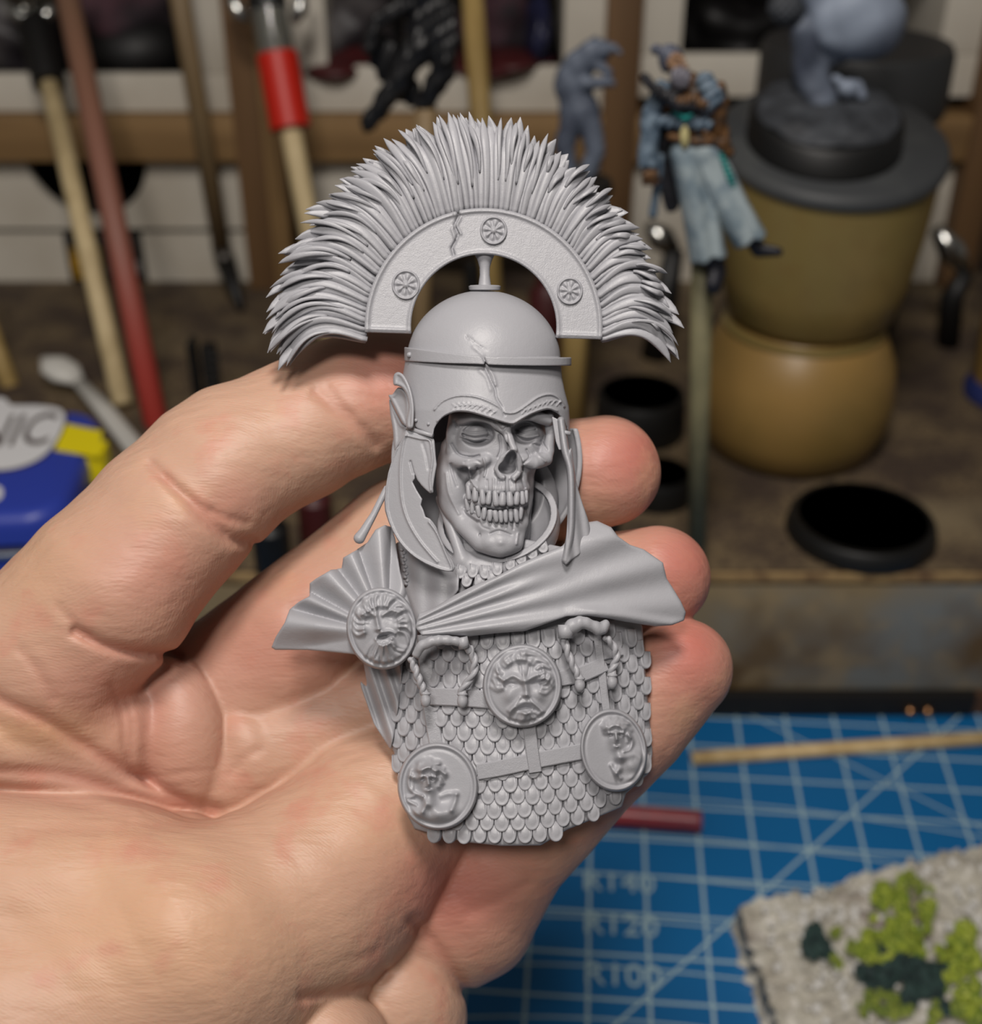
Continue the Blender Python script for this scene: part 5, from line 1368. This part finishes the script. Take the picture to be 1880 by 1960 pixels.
def helmf(p):
    d2 = poly2(p, brow)
    x = p[:, 0]; k = np.clip((p[:, 1]-685)/100, 0, 1); r = np.sqrt(((x-926)/(150+17*k))**2 + (p[:, 2]/(118+14*k))**2)
    shell = (np.abs(r-.945)-.05)*125
    d = smax(shell - relief(p, helm_marks)*(p[:, 2] > 0), d2, 3)
    front = smax(smax(d, -(p[:, 2]+12), 3), 682-p[:, 1], 1)
    # back of the helmet closes behind
    back = smax(ell(p, (925, 760, -10), (158, 120, 100)), p[:, 2]+30, 3)
    back = smax(back, -ell(p, (935, 800, -10), (125, 110, 82)), 3); back = smax(back, p[:, 1]-850, 3); back = smax(back, 690-p[:, 1], 3)
    return np.minimum(front, back)
carve('helmet_brow', helmf, (742, 648, -125), (1108, 860, 140), 2.0, RES, bust)
# ear guard and neck guard on the left
def eg(poly, wf, lo, hi, hw=5):
    q = spl(AH(poly), 3, True)
    def f(p):
        d2 = poly2(p, q); w = wf(p) + 3.5*np.exp(-((d2+4)/3.2)**2)
        return smax(d2, (np.abs(p[:, 2]-w)-hw)*.8, 2)
    carve('ear_guard', f, lo, hi, 1.8, RES, bust)
eg([(335, 605), (343, 565), (370, 550), (405, 568), (437, 620), (462, 690), (478, 780), (478, 870), (470, 935), (430, 935), (425, 880), (440, 800), (430, 720), (400, 665), (365, 645), (340, 640)], lambda p: 62+(p[:, 0]-752)*.8, (745, 705, 40), (800, 828, 115))
eg([(303, 712), (330, 705), (372, 655), (425, 690), (450, 800), (440, 900), (428, 928), (400, 905), (370, 850), (338, 785)], lambda p: 34+(p[:, 0]-745)*.9, (738, 730, 10), (795, 828, 95))
eg([(308, 735), (340, 795), (370, 855), (400, 910), (432, 930), (418, 1000), (375, 1060), (345, 1090), (333, 950), (316, 850)], lambda p: 18+(p[:, 0]-745)*.9, (738, 755, -5), (790, 870, 75))
# hinge and cheek guard, left
b = MB(); b.tube([A2([(432, 648)])[0]+(66,), A2([(520, 676)])[0]+(88,), A2([(608, 700)])[0]+(104,)], 4.6, 10); b.build('hinge', RES, bust, smooth=True, mapf=mapB)
for x, y, w in ((492, 595, 84), (580, 620, 100)):
    X, Y = A2([(x, y)])[0]; b = MB(); b.lathe([(3.6, 0), (3.6, 2), (2.6, 4), (0, 4.6)], (X, Y, w), 12); b.build('rivet', RES, bust, smooth=True, mapf=mapB, flip=True)
cg = A2([(425, 662), (415, 680), (398, 720), (370, 775), (350, 800), (330, 860), (300, 960), (282, 1060), (274, 1150), (278, 1220), (300, 1290), (330, 1360), (370, 1430), (420, 1490), (480, 1540), (560, 1590), (640, 1625), (700, 1640), (750, 1642), (766, 1610), (750, 1570), (710, 1510), (660, 1400), (635, 1335), (612, 1300), (590, 1275), (560, 1262), (545, 1215), (528, 1180), (537, 1140), (500, 1080), (470, 1020), (486, 1000), (485, 965), (500, 1005), (530, 1045), (560, 1075), (590, 1100), (614, 1095), (612, 1060), (620, 1000), (637, 905), (630, 840), (622, 740), (612, 712), (520, 690)])
cg_marks = [S2([(425, 690), (405, 760), (385, 900), (385, 1050), (400, 1180), (440, 1300), (510, 1420), (590, 1520), (640, 1575)], 2.6, 3.6),
   S2([(415, 700), (350, 810), (300, 970), (284, 1150), (310, 1290), (380, 1430), (490, 1540), (640, 1615), (740, 1630), (700, 1520), (640, 1380), (585, 1300)], 2.4, 4.0),
   S2([(430, 700), (520, 722), (585, 735), (600, 800), (606, 880), (590, 1000), (596, 1080)], 2.2, 3.4), S2([(540, 755), (565, 840), (580, 930)], 3, -2), S2([(455, 880), (475, 960)], 2, -4)]
def wcg(p):
    x, y = p[:, 0], p[:, 1]; t = np.clip((x-735)/130, 0, 1)
    return 52 + 46*np.sin(t*1.5) - 14*np.clip((y-960)/120, 0, 1)*0 + relief(p, cg_marks)
carve('cheek_guard', plate(cg, wcg, 5, k=3), (728, 815, 20), (880, 1102, 125), 1.7, RES, bust)['label'] = 'left cheek guard with a torn crack'
# right cheek guard, seen edge-on
def rcg(p):
    q = spl([(1074, 805, 66), (1082, 860, 78), (1092, 900, 84), (1094, 960, 86), (1092, 1020, 84), (1082, 1072, 80)], 5); d = None
    for a, c in zip(q[:-1], q[1:]):
        e = cap(p*np.array([1, 1, .35], f32), (a[0], a[1], a[2]*.35), (c[0], c[1], c[2]*.35), 7.6); d = e if d is None else np.minimum(d, e)
    outer = spl(A2([(1570, 790), (1600, 1000), (1640, 1150), (1690, 1300), (1698, 1380), (1675, 1460), (1630, 1520), (1570, 1560), (1520, 1580), (1540, 1300), (1545, 1000), (1550, 850)]), 4, True)
    s = smax(poly2(p, outer), np.abs(p[:, 2]-(94-(p[:, 0]-1085)*.75+2.6*np.sin((p[:, 0]-1085-(p[:, 1]-900)*.12)*.30)))*.5-3, 3)
    return smin(d, s, 2)
carve('cheek_guard', rcg, (1055, 795, -30), (1136, 1092, 120), 1.8, RES, bust)['label'] = 'right cheek guard seen edge-on'
carve('hinge_plate', lambda p: smax(poly2(p, A2([(1432, 566), (1480, 590), (1500, 680), (1535, 690), (1530, 800), (1482, 800), (1460, 740)])), np.abs(p[:, 2]-66)-7, 2), (1050, 788, 50), (1092, 870, 84), 1.5, RES, bust)
b = MB(); b.tube([(1074, 826, 84), (1092, 830, 84)], 4.5, 10); b.build('hinge', RES, bust, smooth=True, mapf=mapB)
# chin tie, left
carve('chin_tie', lambda p: chain(p, [(740, 935, 20, 6), (716, 984, 26, 6.5), (696, 1018, 30, 9), (688, 1030, 30, 11)]), (670, 920, 0), (760, 1050, 50), 1.8, RES, bust)
carve('neck_guard', lambda p: smax(smax(np.abs(ell(p, (932, 880, -50), (178, 190, 50)))-5, p[:, 2]+48, 3), np.maximum(820-p[:, 1], p[:, 1]-1015), 3), (740, 800, -115), (1125, 1030, -40), 3.5, RES, bust)

# ---- crest holder, band and plume
CC = np.array([926.0, 626.0]); RO, RI = 228.0, 139.0
b = MB(); b.lathe([(26, 0), (30, -2), (31, -8), (27, -10), (12, -11), (9.5, -30), (10, -44), (14, -58), (19, -68), (19, -72), (0, -72)], (0, 0, 0), 32)
V = [(928+x, 556+z, -y-4) for x, y, z in b.v]; b.v = V; b.build('crest_holder', RES, bust, auto=50, mapf=mapB)
def bandf2(p):
    x = p[:, 0]-CC[0]; y = p[:, 1]-CC[1]; r = np.hypot(x, y)
    d = np.maximum(r-RO, RI-r)
    d = smax(d, y-(17+.03*x), 1.5)
    face = 20 + relief(p, bm_items) + 4.5*np.exp(-((r-RO+5)/4.2)**2) + 3.5*np.exp(-((r-RI-4)/3.5)**2) + 3.5*np.exp(-((y-10-.03*x)/4)**2)
    dw = np.maximum(p[:, 2]-face, -34-p[:, 2])
    return smax(d, dw, 2)
def rosette(cx, cy, R):
    it = [('s', [(cx+R*math.cos(a), cy+R*1.06*math.sin(a)) for a in np.linspace(0, 6.2832, 25)], 2.4, 5.0), ('b', cx, cy, 8, 8, 0, 7)]
    for k in range(8):
        a = k*math.pi/4+.2; it.append(('b', cx+R*.58*math.cos(a), cy+R*.6*math.sin(a), R*.36, R*.20, math.degrees(a), 5))
        a += math.pi/8; it.append(('s', [(cx+R*.3*math.cos(a), cy+R*.3*math.sin(a)), (cx+R*.85*math.cos(a), cy+R*.85*math.sin(a))], 1.5, -2.5))
    return it
bm_items = [('s', A1([(885, 495), (892, 520), (872, 560), (890, 600), (878, 630), (862, 660), (870, 690)]), 2.6, -7), ('s', A1([(872, 500), (880, 540), (862, 580), (876, 620)]), 2.6, 3), ('s', A1([(898, 530), (882, 566), (900, 600)]), 2.4, 3)]
carve('crest_band', bandf2, (690, 390, -45), (1165, 660, 34), 2.2, RESR, bust)
# rosettes stand proud of the band as pieces of their own
def ros(cx, cy, R, lab):
    its = rosette(cx, cy, R); n, s_ = 26, 48; V = [(cx, cy, 0)]; F = []
    for i in range(1, n+1):
        for k in range(s_):
            a = 2*math.pi*k/s_; V.append((cx+(R+3)*i/n*math.cos(a), cy+(R+3)*1.06*i/n*math.sin(a), 0))
    V = np.array(V); h = relief(V.astype(f32), its); V[:, 2] = 21.5+h; V[-s_:, 2] = 15
    F = [(0, 1+k, 1+(k+1) % s_) for k in range(s_)]
    for i in range(n-1):
        o = 1+i*s_
        for k in range(s_): F.append((o+k, o+s_+k, o+s_+(k+1) % s_, o+(k+1) % s_))
    F.append(tuple(1+(n-1)*s_+k for k in range(s_)))
    mk('rosette', V, F, RES, bust, mapf=mapB, flip=False)
ros(945, 441, 24, ''); ros(777, 545, 25, ''); ros(1091, 557, 23, '')
# plume: each lock a tapering, bent, grooved blade
def outer_r(th):
    """how far the plume reaches, th in degrees: 0 right, 90 up, 180 left"""
    t = [(-14, 378), (-6, 372), (8, 360), (20, 352), (35, 350), (50, 355), (65, 372), (80, 398), (92, 412), (103, 418), (115, 412), (130, 402), (145, 398), (160, 404), (175, 414), (186, 420), (196, 410)]
    for (a, r0), (c, r1) in zip(t[:-1], t[1:]):
        if th <= c: return r0+(r1-r0)*(th-a)/(c-a)
    return t[-1][1]
rp = random.Random(12)
def lock(th0, w0, rin, lenf, wid, layer, jit):
    """th0: angle at the band in degrees"""
    side = (th0-90)/90.0
    n = 16; pts = []
    tip_sw = 8*side + 1.5 + rp.uniform(-1.8, 1.8)*jit       # tips sweep down and out
    base_sw = -6*side
    R1_ = outer_r(min(max(th0+tip_sw, -14), 196))*lenf*rp.uniform(.97, 1.02)
    ph = rp.uniform(0, 6.28)
    for i in range(n):
        t = i/(n-1); r = rin+(R1_-rin)*t
        u = min(max((r-RO)/(R1_-RO), 0), 1); th = th0 + base_sw*math.sin(u*math.pi*.8) + tip_sw*u**2.3 + .3*math.sin(t*5+ph)
        a = math.radians(th); w = w0 + 12*math.sin(t*math.pi)*(.6 if w0 > 0 else -.6) + layer*3*t
        w -= 12*t**3*(1 if w0 > 0 else -1)
        pts.append((CC[0]+r*math.cos(a), CC[1]-r*math.sin(a), w))
    V = []; F = []; seg = 12
    tw = rp.uniform(-.5, .5); blunt = rp.uniform(1.8, 3.2)
    for i in range(n):
        t = i/(n-1); p0 = np.array(pts[max(i-1, 0)]); p1 = np.array(pts[min(i+1, n-1)]); T = (p1-p0)/np.linalg.norm(p1-p0)
        N = np.array([-T[1], T[0], 0]); N /= np.linalg.norm(N)
        prof = .62+.62*t if t < .72 else (.62+.62*.72)*max(1-((t-.72)/.28)**blunt, .0)
        ww = wid*max(prof, .05); hh = (8+6*t)*max(min(1, (1-t)*4.0), .10)
        for k in range(seg):
            a = 2*math.pi*k/seg; cx = math.cos(a); cz = math.sin(a)
            g = .74 if k == 3 and t > .25 else 1.0                # a groove along the front
            off = N*cx*ww + np.array([0, 0, 1.0])*(cz*hh*g + cx*ww*tw)
            V.append(tuple(np.array(pts[i])+off))
    for i in range(n-1):
        for k in range(seg): F.append((i*seg+k, i*seg+(k+1) % seg, (i+1)*seg+(k+1) % seg, (i+1)*seg+k))
    F.append(tuple(reversed(range(seg)))); F.append(tuple((n-1)*seg+k for k in range(seg)))
    mk('plume_lock', V, F, RES, bust, mapf=mapB, flip=False)
NL = 84
for k in range(NL):
    th = -7 + 194*(k+.5)/NL
    lock(th, 9+(3.2 if k % 2 else -1)+rp.uniform(-1.5, 1.5), RO-4, rp.uniform(.93, 1.0), 8.6*rp.uniform(.9, 1.25), rp.uniform(-1, 1), 1.0)
for k in range(60):
    th = -7.5 + 195*(k+.5)/60
    lock(th, -8, RO-2, rp.uniform(.95, 1.02), 11*rp.uniform(.9, 1.3), 0, 1.5)
for k in range(50):
    th = -7.5 + 195*(k+.5)/50
    lock(th, -26, RO-2, rp.uniform(.93, 1.0), 12*rp.uniform(.9, 1.3), 0, 1.8)
# locks that start higher, lying over the others
for k in range(56):
    th = -5 + 192*(k+rp.random())/56
    lock(th, 17, RO+rp.uniform(40, 90), rp.uniform(.92, 1.02), 5.4*rp.uniform(.8, 1.2), 1, .8)
# ================================================================== the hand
def skinmat():
    m = mat('skin', rgb(220, 176, 150), rough=.47, spec=.4, sss=.35, sssr=(1, .35, .2), sscale=.0015, attr='tone',
            mottle=[(140, rgb(186, 128, 110), .55, .85), (60, rgb(198, 160, 128), .6, .9)])
    nt = m.node_tree; N = nt.nodes; L = nt.links; b = N['Principled BSDF']
    tc = N.new('ShaderNodeTexCoord')
    # fine parallel ridges that wander, pores and soft folds
    mp = N.new('ShaderNodeMapping'); mp.inputs['Rotation'].default_value = (0, 0, math.radians(12)); L.new(tc.outputs['Object'], mp.inputs['Vector'])
    nz = N.new('ShaderNodeTexNoise'); nz.inputs['Scale'].default_value = 45; nz.inputs['Detail'].default_value = 1; L.new(mp.outputs[0], nz.inputs['Vector'])
    mx = N.new('ShaderNodeVectorMath'); mx.operation = 'MULTIPLY_ADD'; mx.inputs[1].default_value = (.012, .012, .012); L.new(nz.outputs['Color'], mx.inputs[0]); L.new(mp.outputs[0], mx.inputs[2])
    wv = N.new('ShaderNodeTexWave'); wv.bands_direction = 'Y'; wv.inputs['Scale'].default_value = 760; wv.inputs['Distortion'].default_value = 1.2; wv.inputs['Detail'].default_value = 2; L.new(mx.outputs[0], wv.inputs['Vector'])
    b1 = N.new('ShaderNodeBump'); b1.inputs['Strength'].default_value = .10; b1.inputs['Distance'].default_value = .00010; L.new(wv.outputs['Fac'], b1.inputs['Height'])
    vo = N.new('ShaderNodeTexVoronoi'); vo.inputs['Scale'].default_value = 900; vo.feature = 'DISTANCE_TO_EDGE'; 
    mp2 = N.new('ShaderNodeMapping'); mp2.inputs['Scale'].default_value = (.5, 1.4, 1); L.new(mx.outputs[0], mp2.inputs['Vector']); L.new(mp2.outputs[0], vo.inputs['Vector'])
    b2 = N.new('ShaderNodeBump'); b2.inputs['Strength'].default_value = .22; b2.inputs['Distance'].default_value = .0002; L.new(vo.outputs['Distance'], b2.inputs['Height']); L.new(b1.outputs[0], b2.inputs['Normal'])
    n3 = N.new('ShaderNodeTexNoise'); n3.inputs['Scale'].default_value = 330; n3.inputs['Detail'].default_value = 4
    mp3 = N.new('ShaderNodeMapping'); mp3.inputs['Scale'].default_value = (.35, 1.3, 1); mp3.inputs['Rotation'].default_value = (0, 0, .25); L.new(tc.outputs['Object'], mp3.inputs['Vector']); L.new(mp3.outputs[0], n3.inputs['Vector'])
    b3 = N.new('ShaderNodeBump'); b3.inputs['Strength'].default_value = .5; b3.inputs['Distance'].default_value = .0007; L.new(n3.outputs['Fac'], b3.inputs['Height']); L.new(b2.outputs[0], b3.inputs['Normal'])
    L.new(b3.outputs[0], b.inputs['Normal']); return m
SKIN = skinmat()
Z4 = lambda pts: [(x/1.485, 640+y/1.485) for x, y in pts]
creases = [  # (polyline, width, depth)
    (Z4([(-60, 1010), (60, 1065), (150, 1110), (240, 1170), (330, 1225), (430, 1275), (530, 1332)]), 15, 11),
    (Z4([(-60, 1238), (120, 1245), (230, 1264), (330, 1300), (430, 1326), (540, 1344), (610, 1352)]), 15, 10),
    (Z4([(-60, 1300), (100, 1310), (230, 1340), (360, 1370)]), 16, 4),
    (Z4([(430, 370), (490, 430), (560, 500), (620, 560), (665, 585), (716, 590)]), 13, 9), (Z4([(470, 410), (560, 480), (640, 520), (700, 535)]), 10, 4), (Z4([(600, 500), (640, 560)]), 8, 3),
    (Z4([(900, 165), (960, 215), (1030, 270), (1065, 312)]), 13, 7), (Z4([(930, 150), (1000, 230)]), 9, 3),
    (Z4([(215, 845), (300, 885), (400, 906), (460, 905), (515, 925)]), 12, 13), (Z4([(250, 862), (205, 815), (170, 780)]), 10, 3),
    (Z4([(320, 1000), (350, 1090), (355, 1180), (380, 1240)]), 9, 4), (Z4([(350, 1020), (375, 1100), (370, 1200)]), 8, 2.5),
    (Z4([(440, 1050), (425, 1150), (430, 1260)]), 20, 7), (Z4([(60, 900), (110, 960), (150, 1030)]), 12, 4), (Z4([(430, 1262), (520, 1245), (600, 1240)]), 7, 1.6),
    (Z4([(655, 1250), (700, 1200), (740, 1180)]), 10, 3),
    (Z4([(60, 1420), (160, 1404), (280, 1404), (430, 1396), (600, 1364), (690, 1334), (800, 1276), (900, 1235)]), 18, 5),
    (Z4([(950, 1190), (1040, 1175), (1110, 1150)]), 8, 2), (Z4([(980, 1215), (1060, 1190), (1110, 1185)]), 7, 1.6),
    (Z4([(860, 1885), (960, 1870), (1050, 1850), (1095, 1815)]), 12, 9), (Z4([(1000, 1780), (1060, 1760), (1120, 1700)]), 14, 2),
    ([(790, 1765), (840, 1820), (892, 1895)], 14, 9), ([(1010, 1690), (960, 1720), (900, 1745)], 14, 4),
    ([(560, 1170), (620, 1130), (690, 1100)], 14, 4)]
creases = [(spl(q, 3) if len(q) > 2 else q, w, dp) for q, w, dp in creases]
fingers = dict(
  index=[(-110, 1470, -300, 185), (72, 1268, -130, 180), (205, 1130, -85, 170), (320, 1000, -95, 156), (405, 915, -115, 150), (450, 880, -128, 144), (560, 828, -150, 134), (660, 778, -175, 130), (720, 758, -192, 127), (830, 760, -225, 120), (930, 790, -245, 112), (995, 825, -250, 98)],
  middle=[(260, 1420, -330, 150), (440, 1330, -305, 152), (560, 1228, -262, 143), (700, 1110, -265, 132), (780, 1040, -262, 130), (920, 975, -240, 118), (1040, 930, -205, 112), (1100, 912, -185, 111), (1158, 902, -168, 107)],
  ring=[(420, 1480, -270, 140), (660, 1390, -285, 138), (860, 1270, -275, 128), (960, 1210, -260, 126), (1100, 1150, -220, 114), (1180, 1125, -195, 108), (1260, 1106, -172, 100)],
  little=[(600, 1860, -300, 150), (760, 1800, -300, 150), (885, 1742, -285, 146), (980, 1625, -240, 116), (1060, 1545, -210, 110), (1115, 1482, -190, 110), (1215, 1380, -172, 108), (1302, 1283, -160, 101)],
)
thumb = [(-330, 2330, -160, 430), (-40, 2060, -120, 395), (330, 1858, -70, 285), (560, 1742, -130, 214), (650, 1660, -165, 192), (720, 1580, -202, 176), (830, 1480, -230, 145), (890, 1430, -245, 120)]
def handf(p):
    # palm with its pads
    d = ell(p, (60, 1560, -400), (520, 330, 190))
    d = smin(d, ell(p, (-90, 1640, -330), (330, 400, 235)), 60)
    d = smin(d, ell(p, (335, 1410, -195), (104, 165, 118), -8), 12)
    d = smin(d, ell(p, (478, 1445, -232), (78, 125, 108), -32), 8)
    d = smin(d, ell(p, (80, 1375, -150), (250, 150, 128), 14), 26)
    fi = chain(p, fingers['index'], 14); d = smin(d, fi, np.clip(26+(240-p[:, 0])*.25, 20, 80))
    fi = chain(p, fingers['middle']); d = smin(d, fi, 10)
    fi = chain(p, fingers['ring']); d = smin(d, fi, 10)
    li = chain(p, fingers['little']); li = smin(li, ell(p, (745, 1950, -250), (150, 165, 150)), 14)
    d = smin(d, li, 12)
    th = chain(p, thumb, 34)
    th = smin(th, cap(p, (-330, 1800, -130), (200, 1800, -110), 320, 282), 30)
    # the web of skin between thumb and palm
    d = smin(d, cap(p, (-330, 1350, 20), (415, 1556, -170), 112, 14), 12)
    th = smin(th, ell(p, (610, 2005, -110), (142, 124, 150)), 12)
    d = smin(d, th, 16)
    d = smin(d, ell(p, (366, 1572, -150), (46, 30, 60), 10), 14)
    h = np.zeros(len(p), f32)
    for pts, w, dp in creases:
        m = np.abs(p[:, 0]-np.mean([q[0] for q in pts])) < 420
        h[m] += dp*np.exp(-(seg2(p[m], pts)/w)**2)
    h = np.minimum(h, 13); wd = np.clip((p[:, 2]+430)/120, 0, 1)
    # gentle unevenness of flesh
    u = 1.3*np.sin(p[:, 0]*.021+p[:, 1]*.013)*np.sin(p[:, 1]*.024-p[:, 0]*.009) + .35*np.sin(p[:, 0]*.06-p[:, 1]*.05)
    return d + h*wd + u
def tone(V):
    base = np.array(rgb(184, 148, 127)[:3]); pink = np.array(rgb(180, 116, 104)[:3]); red = np.array(rgb(172, 92, 82)[:3]); yel = np.array(rgb(198, 156, 122)[:3]); pale = np.array(rgb(190, 148, 134)[:3])
    c = np.tile(base, (len(V), 1))
    def mixin(col, x, y, rx, ry, k):
        nonlocal c
        g = (k*np.exp(-(((V[:, 0]-x)/rx)**2+((V[:, 1]-y)/ry)**2)))[:, None]; c = c*(1-g)+col*g
    for a in ((1190, 880, 110, 100, .9), (1290, 1080, 90, 100, .95), (1320, 1260, 100, 110, .9), (760, 720, 130, 90, .7), (300, 1100, 130, 110, .45), (200, 1330, 160, 110, .45),
              (480, 1260, 110, 90, .4), (620, 1200, 140, 120, .5), (900, 1700, 150, 120, .75), (1180, 1480, 140, 120, .5), (450, 960, 80, 60, .4), (330, 1450, 110, 120, .3)): mixin(pink, *a)
    for a in ((1240, 860, 40, 60, .5), (1340, 1060, 40, 60, .5), (1330, 1230, 50, 50, .5), (850, 1720, 80, 90, .4)): mixin(red, *a)
    for a in ((60, 1400, 120, 40, .7), (350, 1800, 260, 130, .35), (700, 1560, 120, 90, .35), (200, 1750, 300, 200, .4), (60, 1080, 90, 120, .35), (1150, 980, 30, 40, .2)): mixin(yel, *a)
    for a in ((150, 1500, 200, 40, .5), (360, 1300, 90, 60, .3), (320, 1330, 90, 70, .3)): mixin(pale, *a)
    for pts, w, dp in creases:
        g = (np.clip(dp/13, 0, 1)*.28*np.exp(-(seg2(V.astype(f32), pts)/(w*.9))**2))[:, None]; c = c*(1-g)+red*g
    return c
hd = carve('hand', handf, (-430, 590, -560), (1440, 2400, 330), 5, SKIN, None, attrs=tone)
tag(hd, 'bare left hand cupped palm up, holding the grey resin bust on curled fingers', 'hand')
